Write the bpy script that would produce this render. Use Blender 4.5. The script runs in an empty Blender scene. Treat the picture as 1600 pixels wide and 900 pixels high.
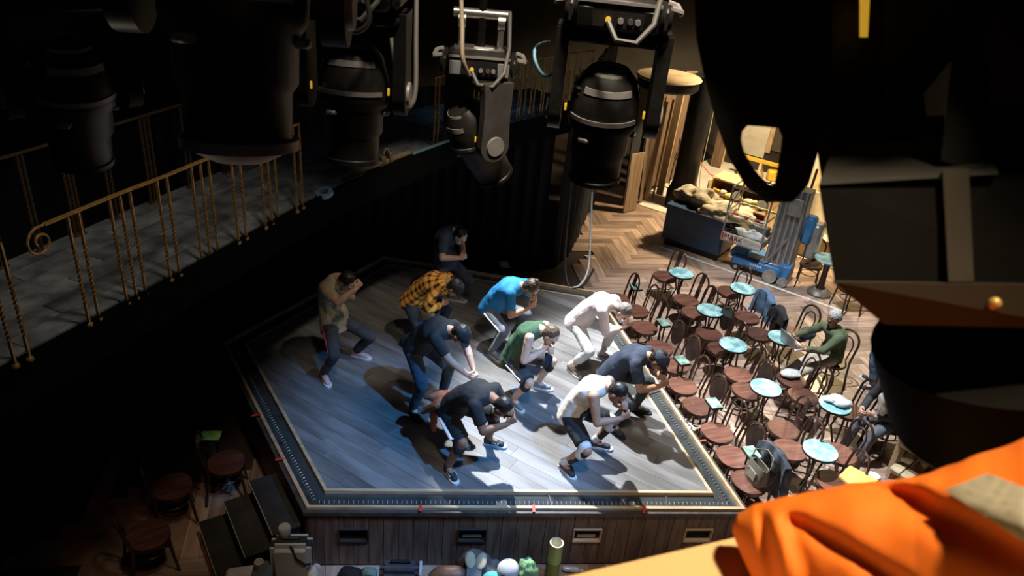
import bpy, bmesh, math, random
import numpy as np
from mathutils import Vector as V, Matrix, noise
random.seed(7)
R = math.radians
scene = bpy.context.scene
COL = scene.collection

# ------------------------------------------------------------------ camera
F_PX = 1200.0
CAM = V((0.0, 0.0, 6.5))
# world axes seen from the camera (camera x right, y down, z forward); 28.5 deg down, 5.5 deg roll
MW = Matrix(((0.99525863, 0.09726391, 0.0), (0.04640456, -0.47483736, 0.87884931), (0.08548032, -0.87468235, -0.47709946)))
cam_d = bpy.data.cameras.new('camera')
cam = bpy.data.objects.new('camera', cam_d)
COL.objects.link(cam)
cx, cy, cz = MW @ V((1, 0, 0)), MW @ V((0, -1, 0)), MW @ V((0, 0, -1))
cam.matrix_world = Matrix(((cx.x, cy.x, cz.x, CAM.x), (cx.y, cy.y, cz.y, CAM.y), (cx.z, cy.z, cz.z, CAM.z), (0, 0, 0, 1)))
cam_d.sensor_width = 36.0
cam_d.lens = 36.0 * F_PX / 1600.0
cam_d.clip_start = 0.05
cam_d.dof.use_dof = True
cam_d.dof.focus_distance = 9.5
cam_d.dof.aperture_fstop = 8.0
scene.camera = cam

# ------------------------------------------------------------------ world, lights, exposure
w = bpy.data.worlds.new('world')
scene.world = w
w.use_nodes = True
w.node_tree.nodes['Background'].inputs[0].default_value = (0.55, 0.6, 0.8, 1)
w.node_tree.nodes['Background'].inputs[1].default_value = 0.007
scene.view_settings.view_transform = 'Standard'
scene.view_settings.look = 'None'
scene.view_settings.gamma = 1.0
scene.view_settings.exposure = 0.0


def spot(name, loc, target, power, color, size_deg, blend, radius):
    l = bpy.data.lights.new(name, 'SPOT')
    l.energy = power
    l.color = color
    l.spot_size = R(size_deg)
    l.spot_blend = blend
    l.shadow_soft_size = radius
    o = bpy.data.objects.new(name, l)
    COL.objects.link(o)
    o.location = loc
    o.rotation_euler = (V(target) - V(loc)).to_track_quat('-Z', 'Y').to_euler()
    return o


def area(name, loc, target, power, color, sx, sy):
    l = bpy.data.lights.new(name, 'AREA')
    l.shape = 'RECTANGLE'
    l.energy = power
    l.color = color
    l.size, l.size_y = sx, sy
    o = bpy.data.objects.new(name, l)
    COL.objects.link(o)
    o.location = loc
    o.rotation_euler = (V(target) - V(loc)).to_track_quat('-Z', 'Y').to_euler()
    return o


spot('stage_key_light', (-0.7, 10.3, 8.0), (1.8, 7.3, 0.8), 7800, (0.93, 0.97, 1.0), 40, 0.5, 0.10)
spot('stage_blue_light', (3.4, 4.0, 8.6), (-0.45, 6.75, 0.8), 3600, (0.10, 0.42, 1.0), 25.5, 0.7, 0.12)
spot('added_deck_fill', (0.9, 8.2, 7.6), (-0.5, 10.4, 3.5), 60, (0.35, 0.65, 1.0), 28, 0.9, 0.15)  # added light that turns the far deck blue; no known source
spot('seating_light', (2.4, 9.0, 9.6), (4.0, 10.0, 0.3), 5000, (0.95, 0.98, 1.0), 49, 0.65, 0.12)
spot('stage_left_light', (1.2, 6.0, 8.4), (-1.45, 8.7, 1.6), 520, (1.0, 0.86, 0.66), 21, 0.8, 0.12)
spot('added_floor_fill', (-2.5, 4.3, 2.9), (-2.75, 5.3, 0.0), 13, (1.0, 0.45, 0.14), 60, 0.8, 0.10)  # added light warming the lower-left floor; its source is unknown
spot('front_light', (0.4, 2.4, 9.9), (0.6, 6.2, 0.5), 800, (1.0, 0.82, 0.64), 46, 0.7, 0.25)
spot('workshop_light', (5.4, 15.9, 5.0), (4.6, 17.6, 0.0), 2200, (1.0, 0.80, 0.50), 112, 0.5, 0.3)
spot('workshop_side_light', (7.6, 15.8, 4.0), (6.6, 12.6, 0.4), 500, (1.0, 0.72, 0.36), 95, 0.5, 0.3)
spot('gallery_work_light', (0.72, 0.30, 8.6), (0.40, 0.40, 6.0), 560, (1.0, 0.80, 0.50), 50, 0.6, 0.10)
spot('rig_work_light', (0.7, 2.2, 9.6), (0.65, 4.0, 5.4), 460, (1.0, 0.87, 0.68), 38, 0.8, 0.20)
spot('balcony_light', (-0.8, 4.2, 8.0), (-2.9, 5.4, 3.6), 170, (1.0, 0.86, 0.68), 50, 0.9, 0.30)
spot('added_dome_fill', (-1.9, 2.4, 4.3), (-0.62, 1.6, 5.9), 7, (1.0, 0.85, 0.65), 45, 0.8, 0.15)  # added light for the dome lamp's underside; no known lamp there


def ray(px, py):
    return MW @ V((px - 800.0, py - 450.0, F_PX))


def at(px, py, z):
    r = ray(px, py)
    return CAM + r * ((z - CAM.z) / r.z)


def pt(px, py, depth):
    return CAM + ray(px, py) * (depth / F_PX)


def proj(p):
    c = MW.transposed() @ (V(p) - CAM)
    return (800 + F_PX * c.x / c.z, 450 + F_PX * c.y / c.z, c.z)


# ------------------------------------------------------------------ materials
MATS = {}


def mat(name, c, rough=0.5, metal=0.0, c2=None, scale=8.0, bump=0.0, stretch=(1, 1, 1), rnd=0.0, emit=0.0, coat=0.0,
        spec=0.5, detail=4.0, lo=0.35, hi=0.65, trans=0.0):
    if name in MATS:
        return MATS[name]
    m = bpy.data.materials.new(name)
    m.use_nodes = True
    nt = m.node_tree
    b = nt.nodes['Principled BSDF']
    b.inputs['Roughness'].default_value = rough
    b.inputs['Metallic'].default_value = metal
    b.inputs['Specular IOR Level'].default_value = spec
    b.inputs['Coat Weight'].default_value = coat
    b.inputs['Transmission Weight'].default_value = trans
    if c2 is None:
        c2 = tuple(x * 0.8 for x in c)
    tc = nt.nodes.new('ShaderNodeTexCoord')
    mp = nt.nodes.new('ShaderNodeMapping')
    mp.inputs['Scale'].default_value = stretch
    nt.links.new(tc.outputs['Object'], mp.inputs['Vector'])
    nz = nt.nodes.new('ShaderNodeTexNoise')
    nz.inputs['Scale'].default_value = scale
    nz.inputs['Detail'].default_value = detail
    nt.links.new(mp.outputs['Vector'], nz.inputs['Vector'])
    rp = nt.nodes.new('ShaderNodeValToRGB')
    rp.color_ramp.elements[0].position = lo
    rp.color_ramp.elements[1].position = hi
    rp.color_ramp.elements[0].color = (*c2, 1)
    rp.color_ramp.elements[1].color = (*c, 1)
    nt.links.new(nz.outputs['Fac'], rp.inputs['Fac'])
    col = rp.outputs['Color']
    if rnd:
        oi = nt.nodes.new('ShaderNodeObjectInfo')
        if rnd > 0:
            add = nt.nodes.new('ShaderNodeVectorMath')
            add.operation = 'ADD'
            sc = nt.nodes.new('ShaderNodeVectorMath')
            sc.operation = 'SCALE'
            sc.inputs['Scale'].default_value = 17.0
            cmb = nt.nodes.new('ShaderNodeCombineXYZ')
            nt.links.new(oi.outputs['Random'], cmb.inputs[0])
            nt.links.new(oi.outputs['Random'], cmb.inputs[2])
            nt.links.new(cmb.outputs[0], sc.inputs[0])
            nt.links.new(mp.outputs['Vector'], add.inputs[0])
            nt.links.new(sc.outputs[0], add.inputs[1])
            nt.links.new(add.outputs[0], nz.inputs['Vector'])
        mr = nt.nodes.new('ShaderNodeMapRange')
        mr.inputs['To Min'].default_value = 1.0 - abs(rnd)
        mr.inputs['To Max'].default_value = 1.0 + abs(rnd)
        nt.links.new(oi.outputs['Random'], mr.inputs['Value'])
        hs = nt.nodes.new('ShaderNodeHueSaturation')
        nt.links.new(mr.outputs[0], hs.inputs['Value'])
        nt.links.new(col, hs.inputs['Color'])
        col = hs.outputs['Color']
    nt.links.new(col, b.inputs['Base Color'])
    if bump:
        bp = nt.nodes.new('ShaderNodeBump')
        bp.inputs['Strength'].default_value = bump
        bp.inputs['Distance'].default_value = 0.02
        nt.links.new(nz.outputs['Fac'], bp.inputs['Height'])
        nt.links.new(bp.outputs[0], b.inputs['Normal'])
    if emit:
        b.inputs['Emission Color'].default_value = (*c, 1)
        b.inputs['Emission Strength'].default_value = emit
    MATS[name] = m
    return m


def mat_plaid():
    m = bpy.data.materials.new('plaid_cloth')
    m.use_nodes = True
    nt = m.node_tree
    b = nt.nodes['Principled BSDF']
    b.inputs['Roughness'].default_value = 0.9
    a = nt.nodes.new('ShaderNodeAttribute')
    a.attribute_name = 'cloth_uv'
    sp = nt.nodes.new('ShaderNodeSeparateXYZ')
    nt.links.new(a.outputs['Vector'], sp.inputs[0])
    res = []
    for k in (0, 1):
        mu = nt.nodes.new('ShaderNodeMath')
        mu.operation = 'MULTIPLY'
        mu.inputs[1].default_value = 12.0
        nt.links.new(sp.outputs[k], mu.inputs[0])
        fr = nt.nodes.new('ShaderNodeMath')
        fr.operation = 'FRACT'
        nt.links.new(mu.outputs[0], fr.inputs[0])
        gt = nt.nodes.new('ShaderNodeMath')
        gt.operation = 'LESS_THAN'
        gt.inputs[1].default_value = 0.40
        nt.links.new(fr.outputs[0], gt.inputs[0])
        res.append(gt)
    ad = nt.nodes.new('ShaderNodeMath')
    ad.operation = 'ADD'
    nt.links.new(res[0].outputs[0], ad.inputs[0])
    nt.links.new(res[1].outputs[0], ad.inputs[1])
    dv = nt.nodes.new('ShaderNodeMath')
    dv.operation = 'MULTIPLY'
    dv.inputs[1].default_value = 0.5
    nt.links.new(ad.outputs[0], dv.inputs[0])
    rp = nt.nodes.new('ShaderNodeValToRGB')
    rp.color_ramp.interpolation = 'CONSTANT'
    e = rp.color_ramp.elements
    e[0].position = 0.0
    e[0].color = (1.0, 0.56, 0.13, 1)
    e[1].position = 0.25
    e[1].color = (0.62, 0.24, 0.03, 1)
    x = e.new(0.75)
    x.color = (0.03, 0.02, 0.015, 1)
    nt.links.new(dv.outputs[0], rp.inputs['Fac'])
    nt.links.new(rp.outputs['Color'], b.inputs['Base Color'])
    return m


BLACK = mat('black_paint', (0.012, 0.012, 0.013), 0.55, c2=(0.006, 0.006, 0.007))
BLACKM = mat('black_metal', (0.016, 0.015, 0.014), 0.38, 0.3, c2=(0.009, 0.009, 0.009))
CHAIRW = mat('dark_bentwood', (0.045, 0.018, 0.012), 0.32, c2=(0.018, 0.008, 0.006), scale=6, stretch=(1, 1, 0.2), coat=0.3)
SEATW = mat('chair_seat_wood', (0.17, 0.075, 0.052), 0.34, c2=(0.095, 0.040, 0.028), scale=9, stretch=(0.25, 2.2, 1), rnd=0.28, coat=0.25)
VERD = mat('verdigris_top', (0.44, 0.70, 0.69), 0.28, c2=(0.17, 0.36, 0.40), scale=6.5, rnd=0.12, coat=0.3, lo=0.42, hi=0.6)
VERDS = mat('green_small_top', (0.30, 0.45, 0.38), 0.25, c2=(0.10, 0.15, 0.12), scale=9, rnd=0.25, coat=0.4)
BRASS = mat('old_gold_paint', (0.62, 0.38, 0.12), 0.42, 0.35, c2=(0.38, 0.20, 0.06), scale=30)
SKIN = [mat('skin_%d' % i, c, 0.55, c2=tuple(x * 0.86 for x in c), scale=14) for i, c in enumerate(
    [(0.66, 0.40, 0.28), (0.50, 0.27, 0.17), (0.20, 0.095, 0.055), (0.34, 0.17, 0.10), (0.72, 0.46, 0.34)])]
WHITEC = mat('white_cotton', (0.82, 0.80, 0.78), 0.9, c2=(0.66, 0.64, 0.63), scale=10)
TAN_EDGE = mat('bare_timber_edge', (0.60, 0.43, 0.27), 0.55, c2=(0.42, 0.28, 0.16), scale=12, stretch=(0.2, 1, 1))
TAPE_W = mat('white_floor_tape', (0.85, 0.86, 0.84), 0.5, c2=(0.7, 0.7, 0.68))
TAPE_R = mat('red_tape', (0.75, 0.05, 0.03), 0.5)
PLY = mat('pale_plywood', (0.78, 0.56, 0.30), 0.6, c2=(0.60, 0.40, 0.19), scale=5, stretch=(0.25, 2.5, 1))
CREAM = mat('cream_board', (0.80, 0.72, 0.56), 0.7, c2=(0.68, 0.58, 0.43), scale=3)
SILVER = mat('brushed_aluminium', (0.62, 0.60, 0.57), 0.32, 0.85, c2=(0.45, 0.44, 0.42), scale=20)
YEL = mat('yellow_paint', (0.86, 0.52, 0.05), 0.5, c2=(0.70, 0.38, 0.03))
AMBER = mat('amber_indicator', (1.0, 0.55, 0.04), 0.4, emit=0.45)
RUBBER = mat('black_rubber', (0.02, 0.02, 0.02), 0.8)


# ------------------------------------------------------------------ mesh builder
class MB:
    def __init__(self):
        self.v, self.f = [], []

    def add(self, vs, fs):
        n = len(self.v)
        self.v += [tuple(p) for p in vs]
        self.f += [tuple(i + n for i in q) for q in fs]
        return self

    def box(self, c, s, rot=None):
        hx, hy, hz = s[0] / 2, s[1] / 2, s[2] / 2
        ps = [V((x, y, z)) for z in (-hz, hz) for x, y in ((-hx, -hy), (hx, -hy), (hx, hy), (-hx, hy))]
        if rot is not None:
            ps = [rot @ p for p in ps]
        return self.add([p + V(c) for p in ps], [(3, 2, 1, 0), (4, 5, 6, 7), (0, 1, 5, 4), (1, 2, 6, 5), (2, 3, 7, 6), (3, 0, 4, 7)])

    def bev(self, c, s, b, rot=None, seg=1):
        """box with bevelled edges"""
        bm = bmesh.new()
        bmesh.ops.create_cube(bm, size=1.0)
        for p in bm.verts:
            p.co = V((p.co.x * s[0], p.co.y * s[1], p.co.z * s[2]))
        bmesh.ops.bevel(bm, geom=list(bm.edges), offset=b, segments=seg, affect='EDGES')
        bm.verts.index_update()
        ps = [p.co.copy() for p in bm.verts]
        if rot is not None:
            ps = [rot @ p for p in ps]
        self.add([p + V(c) for p in ps], [[q.index for q in f.verts] for f in bm.faces])
        bm.free()
        return self

    def prism(self, bot, top):
        n = len(bot)
        return self.add(list(bot) + list(top), [tuple(reversed(range(n))), tuple(range(n, 2 * n))] +
                        [(i, (i + 1) % n, n + (i + 1) % n, n + i) for i in range(n)])

    def slab(self, poly, z0, z1):
        return self.prism([(p[0], p[1], z0) for p in poly], [(p[0], p[1], z1) for p in poly])

    def tube(self, pts, r, seg=8, closed=False):
        pts = [V(p) for p in pts]
        n = len(pts)
        rs = r if isinstance(r, (list, tuple)) else [r] * n
        up = None
        vs = []
        for i, p in enumerate(pts):
            if closed:
                t = pts[(i + 1) % n] - pts[i - 1]
            else:
                t = pts[min(i + 1, n - 1)] - pts[max(i - 1, 0)]
            t.normalize()
            if up is None:
                up = V((0, 0, 1)) if abs(t.z) < 0.9 else V((1, 0, 0))
            up = up - t * up.dot(t)
            if up.length < 1e-5:
                up = t.orthogonal()
            up.normalize()
            s = t.cross(up)
            for k in range(seg):
                a = 2 * math.pi * k / seg
                vs.append(p + (up * math.cos(a) + s * math.sin(a)) * rs[i])
        fs = []
        m = n if closed else n - 1
        for i in range(m):
            j = (i + 1) % n
            for k in range(seg):
                q = (k + 1) % seg
                fs.append((i * seg + k, j * seg + k, j * seg + q, i * seg + q))
        if not closed:
            fs.append(tuple(range(seg)))
            fs.append(tuple(reversed(range((n - 1) * seg, n * seg))))
        return self.add(vs, fs)

    def lathe(self, prof, c=(0, 0, 0), seg=20, rot=None, cap=True):
        vs = []
        for r, z in prof:
            for k in range(seg):
                a = 2 * math.pi * k / seg
                p = V((r * math.cos(a), r * math.sin(a), z))
                vs.append((rot @ p if rot is not None else p) + V(c))
        fs = []
        for i in range(len(prof) - 1):
            for k in range(seg):
                q = (k + 1) % seg
                fs.append((i * seg + k, i * seg + q, (i + 1) * seg + q, (i + 1) * seg + k))
        if cap:
            fs.append(tuple(reversed(range(seg))))
            fs.append(tuple(range((len(prof) - 1) * seg, len(prof) * seg)))
        return self.add(vs, fs)

    def ell(self, c, ax, seg=14, rings=9):
        """ellipsoid with three axis vectors"""
        c = V(c)
        ax = [V(a) for a in ax]
        vs = [c + ax[2]]
        for i in range(1, rings):
            t = math.pi * i / rings
            for k in range(seg):
                a = 2 * math.pi * k / seg
                vs.append(c + ax[2] * math.cos(t) + (ax[0] * math.cos(a) + ax[1] * math.sin(a)) * math.sin(t))
        vs.append(c - ax[2])
        fs = []
        for k in range(seg):
            fs.append((0, 1 + k, 1 + (k + 1) % seg))
            b = 1 + (rings - 2) * seg
            fs.append((len(vs) - 1, b + (k + 1) % seg, b + k))
        for i in range(rings - 2):
            for k in range(seg):
                q = (k + 1) % seg
                fs.append((1 + i * seg + k, 1 + (i + 1) * seg + k, 1 + (i + 1) * seg + q, 1 + i * seg + q))
        return self.add(vs, fs)

    def rcone(self, p0, p1, r0, r1, side=None, k=1.0, flat0=False, flat1=False, seg=14):
        """rounded cone; along `side` the radius is r, across it r*k"""
        p0, p1 = V(p0), V(p1)
        t = (p1 - p0)
        L = t.length
        if L < 1e-6:
            t = V((0, 0, 1))
        t.normalize()
        a = V(side) if side is not None else t.orthogonal()
        a = (a - t * a.dot(t))
        if a.length < 1e-5:
            a = t.orthogonal()
        a.normalize()
        b = t.cross(a)
        rows = []
        if flat0:
            rows.append((p0, r0))
        else:
            for i in range(1, 5):
                q = math.pi / 2 * i / 4
                rows.append((p0 - t * (r0 * min(k, 1) * math.cos(q)), r0 * math.sin(q)))
        if flat1:
            rows.append((p1, r1))
        else:
            for i in range(4, 0, -1):
                q = math.pi / 2 * i / 4
                rows.append((p1 + t * (r1 * min(k, 1) * math.cos(q)), r1 * math.sin(q)))
        vs = []
        for c, r in rows:
            for s in range(seg):
                g = 2 * math.pi * s / seg
                vs.append(c + a * (r * math.cos(g)) + b * (r * k * math.sin(g)))
        fs = []
        for i in range(len(rows) - 1):
            for s in range(seg):
                q = (s + 1) % seg
                fs.append((i * seg + s, i * seg + q, (i + 1) * seg + q, (i + 1) * seg + s))
        fs.append(tuple(reversed(range(seg))))
        fs.append(tuple(range((len(rows) - 1) * seg, len(rows) * seg)))
        return self.add(vs, fs)

    def xf(self, m):
        self.v = [tuple(m @ V(p)) for p in self.v]
        return self

    def mesh(self, name, smooth=None):
        me = bpy.data.meshes.new(name)
        me.from_pydata(self.v, [], self.f)
        me.update()
        if smooth is not None:
            me.polygons.foreach_set('use_smooth', [True] * len(me.polygons))
            me.set_sharp_from_angle(angle=R(smooth))
        return me


def link(name, me, m, parent=None, loc=None, rot=None):
    if m is not None and len(me.materials) == 0:
        me.materials.append(m)
    o = bpy.data.objects.new(name, me)
    COL.objects.link(o)
    if parent is not None:
        o.parent = parent
    if loc is not None:
        o.location = loc
    if rot is not None:
        o.rotation_euler = rot
    return o


def part(name, mb, m, parent, smooth=40, label=None):
    o = link(name, mb.mesh(name, smooth), m, parent)
    if label:
        o['label'] = label
    return o


def tag(o, label, cat, group=None):
    o['label'] = label
    o['category'] = cat
    if group:
        o['group'] = group
    return o


def thing(name, label, cat, loc=(0, 0, 0), rz=0.0, group=None):
    o = bpy.data.objects.new(name, None)
    COL.objects.link(o)
    o.location = loc
    o.rotation_euler = (0, 0, rz)
    o.empty_display_size = 0.1
    return tag(o, label, cat, group)


def solo(name, mb, m, label, cat, group=None, smooth=40):
    """single-mesh thing whose origin sits at its own base"""
    xs = [p[0] for p in mb.v]
    ys = [p[1] for p in mb.v]
    zs = [p[2] for p in mb.v]
    o = V(((min(xs) + max(xs)) / 2, (min(ys) + max(ys)) / 2, min(zs)))
    mb.v = [(p[0] - o.x, p[1] - o.y, p[2] - o.z) for p in mb.v]
    ob = link(name, mb.mesh(name, smooth), m, None, o)
    return tag(ob, label, cat, group)


def struct(name, mb, m, smooth=30):
    o = link(name, mb.mesh(name, smooth), m)
    o['kind'] = 'structure'
    return o


def copy_tree(o, parent=None):
    c = o.copy()
    COL.objects.link(c)
    c.parent = parent
    for ch in list(o.children):
        copy_tree(ch, c)
    return c


def nz3(p, s=1.0, seed=0.0):
    return noise.noise(V(p) * s + V((seed * 7.3, seed * 3.1, seed * 5.7)))


def lerp(a, b, t):
    return a + (b - a) * t


def clip_poly(sub, clip):
    """Sutherland-Hodgman, clip counter-clockwise convex"""
    out = list(sub)
    for i in range(len(clip)):
        a, b = clip[i], clip[(i + 1) % len(clip)]
        inp, out = out, []
        if not inp:
            break

        def side(p):
            return (b[0] - a[0]) * (p[1] - a[1]) - (b[1] - a[1]) * (p[0] - a[0])
        for k in range(len(inp)):
            p, q = inp[k], inp[(k + 1) % len(inp)]
            sp_, sq = side(p), side(q)
            if sp_ >= 0:
                out.append(p)
            if (sp_ >= 0) != (sq >= 0):
                t = sp_ / (sp_ - sq)
                out.append((p[0] + (q[0] - p[0]) * t, p[1] + (q[1] - p[1]) * t))
    return out


def inset(poly, d):
    """offset a ccw convex polygon inward"""
    n = len(poly)
    lines = []
    for i in range(n):
        a, b = V(poly[i]), V(poly[(i + 1) % n])
        t = (b - a).normalized()
        nn = V((-t.y, t.x))
        lines.append((a + nn * d, t))
    res = []
    for i in range(n):
        p, t = lines[i - 1]
        q, s = lines[i]
        den = t.x * s.y - t.y * s.x
        u = ((q.x - p.x) * s.y - (q.y - p.y) * s.x) / den
        res.append((p.x + t.x * u, p.y + t.y * u))
    return res


# ================================================================== SETTING
# ------------------------------------------------------------------ floor with herringbone boards
floor = struct('floor', MB().box((0, 9, -0.06), (24, 30, 0.08)), mat('sub_floor', (0.05, 0.033, 0.025), 0.7))
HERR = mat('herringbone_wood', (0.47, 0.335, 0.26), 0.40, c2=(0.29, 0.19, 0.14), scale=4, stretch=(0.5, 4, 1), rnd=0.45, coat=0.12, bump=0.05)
STAGE_Z = 0.8
OUT = [(-1.81, 5.55), (2.68, 6.13), (1.31, 10.66), (-2.13, 11.16), (-3.67, 8.26)]


def inside(poly, x, y):
    for i in range(len(poly)):
        a, b = poly[i], poly[(i + 1) % len(poly)]
        if (b[0] - a[0]) * (y - a[1]) - (b[1] - a[1]) * (x - a[0]) < 0:
            return False
    return True


PW, PN = 0.185, 5
PL = PW * PN
pang = R(12)
pc, ps_ = math.cos(pang), math.sin(pang)
plank_me = {}
for h in (0, 1):
    mb = MB().bev((0, 0, -0.011), (PL - 0.003, PW - 0.003, 0.022), 0.002)
    plank_me[h] = mb.mesh('floor_plank', 30)
    plank_me[h].materials.append(HERR)
planks = []
for ix in range(-70, 90):
    for iy in range(-20, 140):
        t = (ix - iy) % (2 * PN)
        if t == 0:
            u, v_, a = (ix + PN / 2) * PW, (iy + 0.5) * PW, 0
        elif t == PN:
            u, v_, a = (ix + 0.5) * PW, (iy - PN / 2 + 1) * PW, 90
        else:
            continue
        x, y = u * pc - v_ * ps_ + 1.0, u * ps_ + v_ * pc + 2.0
        if x < -4.5 or x > 9.2 or y < 3.6 or y > 17.6:
            continue
        if inside(inset(OUT, 0.35), x, y):
            continue
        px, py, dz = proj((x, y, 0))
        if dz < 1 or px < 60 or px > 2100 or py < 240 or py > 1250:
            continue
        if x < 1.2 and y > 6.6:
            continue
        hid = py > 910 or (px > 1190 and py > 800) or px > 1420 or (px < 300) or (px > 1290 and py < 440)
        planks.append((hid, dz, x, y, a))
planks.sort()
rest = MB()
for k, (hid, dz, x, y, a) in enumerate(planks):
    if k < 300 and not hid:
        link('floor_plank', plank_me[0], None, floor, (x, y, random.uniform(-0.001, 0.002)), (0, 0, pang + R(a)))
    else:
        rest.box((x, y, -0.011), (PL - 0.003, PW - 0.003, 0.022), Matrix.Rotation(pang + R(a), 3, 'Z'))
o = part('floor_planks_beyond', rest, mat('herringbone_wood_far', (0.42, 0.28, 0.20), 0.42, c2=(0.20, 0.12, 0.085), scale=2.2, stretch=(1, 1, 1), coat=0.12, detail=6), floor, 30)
o['kind'] = 'stuff'

# ------------------------------------------------------------------ stage
stage = thing('stage', 'raised dark wooden stage with a footlight trough around its edge', 'stage', (0, 0, 0))
IN1 = inset(OUT, 0.035)      # inner side of the outer timber edge
IN2 = inset(OUT, 0.235)      # outer side of the inner timber edge
IN3 = inset(OUT, 0.27)
DARKB = mat('stage_frame_dark', (0.028, 0.02, 0.017), 0.6, c2=(0.015, 0.011, 0.01), scale=3)
part('stage_frame', MB().slab(inset(OUT, 0.03), 0.02, 0.74), DARKB, stage)
part('stage_deck', MB().slab(inset(OUT, 0.25), 0.74, 0.785), DARKB, stage)
LIP = mat('stage_lip', (0.075, 0.06, 0.052), 0.5, c2=(0.04, 0.032, 0.028), scale=9)
NAMES = len(OUT)
for i in range(NAMES):
    j = (i + 1) % NAMES
    part('edge_strip', MB().slab([OUT[i], OUT[j], IN1[j], IN1[i]], 0.70, 0.806), TAN_EDGE, stage, label='bare timber strip along the stage edge')
    part('edge_strip', MB().slab([IN2[i], IN2[j], IN3[j], IN3[i]], 0.74, 0.803), TAN_EDGE, stage, label='bare timber strip along the boards')
    ou = inset(OUT, -0.045)
    part('lip_board', MB().slab([ou[i], ou[j], OUT[j], OUT[i]], 0.735, 0.778), LIP, stage)
TROUGH = mat('black_trough_glass', (0.02, 0.022, 0.022), 0.12, c2=(0.05, 0.055, 0.055), scale=5, coat=0.6, lo=0.5, hi=0.75)
BULB = mat('clear_footlight_bulb', (0.32, 0.34, 0.34), 0.2, coat=0.4)
for i in range(NAMES):
    j = (i + 1) % NAMES
    tr = part('light_trough', MB().slab([IN1[i], IN1[j], IN2[j], IN2[i]], 0.742, 0.762), TROUGH, stage)
    a, b = V(IN1[i]), V(IN1[j])
    a2, b2 = V(IN2[i]), V(IN2[j])
    a, b = a.lerp(a2, 0.30), b.lerp(b2, 0.30)
    L = (b - a).length
    n = int(L / 0.048)
    t = (b - a).normalized()
    sx = V((-t.y, t.x))
    mb = MB()
    for k in range(1, n):
        if (i in (3, 4) and i == 3):
            continue
        c = a + t * (L * k / n)
        p = V((c.x, c.y, 0.762))
        mb.tube([p, p + V((sx.x * 0.012, sx.y * 0.012, 0.014)), p + V((sx.x * 0.03, sx.y * 0.03, 0.014))], [0.004, 0.005, 0.0055], 5)
    if mb.v:
        o = part('footlight_bulbs', mb, BULB, tr)
        o['kind'] = 'stuff'
# cross dividers of the front trough
for (pa, pb) in (((856, 770), (862, 790)), ((1040, 772), (1042, 793)), ((1118, 771), (1135, 793)), ((433, 714), (462, 705)), ((1033, 610), (1012, 617))):
    A, B = at(*pa, 0.77), at(*pb, 0.77)
    t = (B - A)
    ang = math.atan2(t.y, t.x)
    c = (A + B) / 2
    part('trough_divider', MB().box((c.x, c.y, 0.768), (0.19, 0.012, 0.02), Matrix.Rotation(ang, 3, 'Z')), LIP, stage)

# stage boards
BOARD = mat('stage_boards', (0.215, 0.213, 0.215), 0.42, c2=(0.125, 0.118, 0.115), scale=2.2, stretch=(0.6, 3.2, 1), rnd=0.2, coat=0.15, bump=0.02, detail=6)
ba = R(-31)
bc, bs = math.cos(ba), math.sin(ba)
BW, BL = 0.185, 2.2
rt = random.Random(3)
for r_ in range(-30, 40):
    off = rt.uniform(0, BL)
    for k in range(-4, 6):
        u0, v0 = k * BL + off, r_ * BW
        rect = [(u0 + 0.0015, v0 + 0.0015), (u0 + BL - 0.0015, v0 + 0.0015), (u0 + BL - 0.0015, v0 + BW - 0.0015), (u0 + 0.0015, v0 + BW - 0.0015)]
        rect = [(u * bc - v * bs, u * bs + v * bc + 8.0) for u, v in rect]
        q = clip_poly(rect, IN3)
        if len(q) < 3:
            continue
        ctr = (sum(p[0] for p in q) / len(q), sum(p[1] for p in q) / len(q))
        inv = Matrix.Rotation(-ba, 2)
        loc = [inv @ V((p[0] - ctr[0], p[1] - ctr[1])) for p in q]
        top = rt.uniform(0.0, 0.0012)
        me = MB().slab(loc, -0.02, top).mesh('stage_board')
        link('stage_board', me, BOARD, stage, (ctr[0], ctr[1], 0.80), (0, 0, ba))

# front and left cladding boards with vent openings
PANEL = mat('front_panel_wood', (0.16, 0.10, 0.072), 0.5, c2=(0.075, 0.045, 0.033), scale=5, stretch=(4, 4, 0.5), rnd=0.16)
FA, FB = V((*OUT[0], 0)), V((*OUT[1], 0))
ft = (FB - FA).normalized()
FL_ = (FB - FA).length
fn = V((ft.y, -ft.x, 0))
NB = 30
bw = FL_ / NB
vents = {}
for cpx in (541, 731, 915, 1087):
    p = at(cpx, 843, 0.45)
    k = int(round((p - FA).dot(ft) / bw)) - 1
    vents[k] = vents[k + 1] = True
frz = math.atan2(ft.y, ft.x)
VZ0, VZ1 = 0.36, 0.53
for k in range(NB):
    c = FA + ft * (bw * (k + 0.5)) + fn * 0.002
    segs = [(0.02, VZ0), (VZ1, 0.735)] if k in vents else [(0.02, 0.735)]
    for z0, z1 in segs:
        mb = MB().bev((0, 0, 0), (bw - 0.004, 0.03, z1 - z0), 0.003)
        o = link('cladding_board', mb.mesh('cladding_board', 30), PANEL, stage, (c.x, c.y, (z0 + z1) / 2), (0, 0, frz))
ks = sorted(vents)
DARKVOID = mat('vent_void', (0.004, 0.004, 0.004), 0.9)
GREYBOX = mat('grey_plastic', (0.32, 0.33, 0.33), 0.5)
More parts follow.
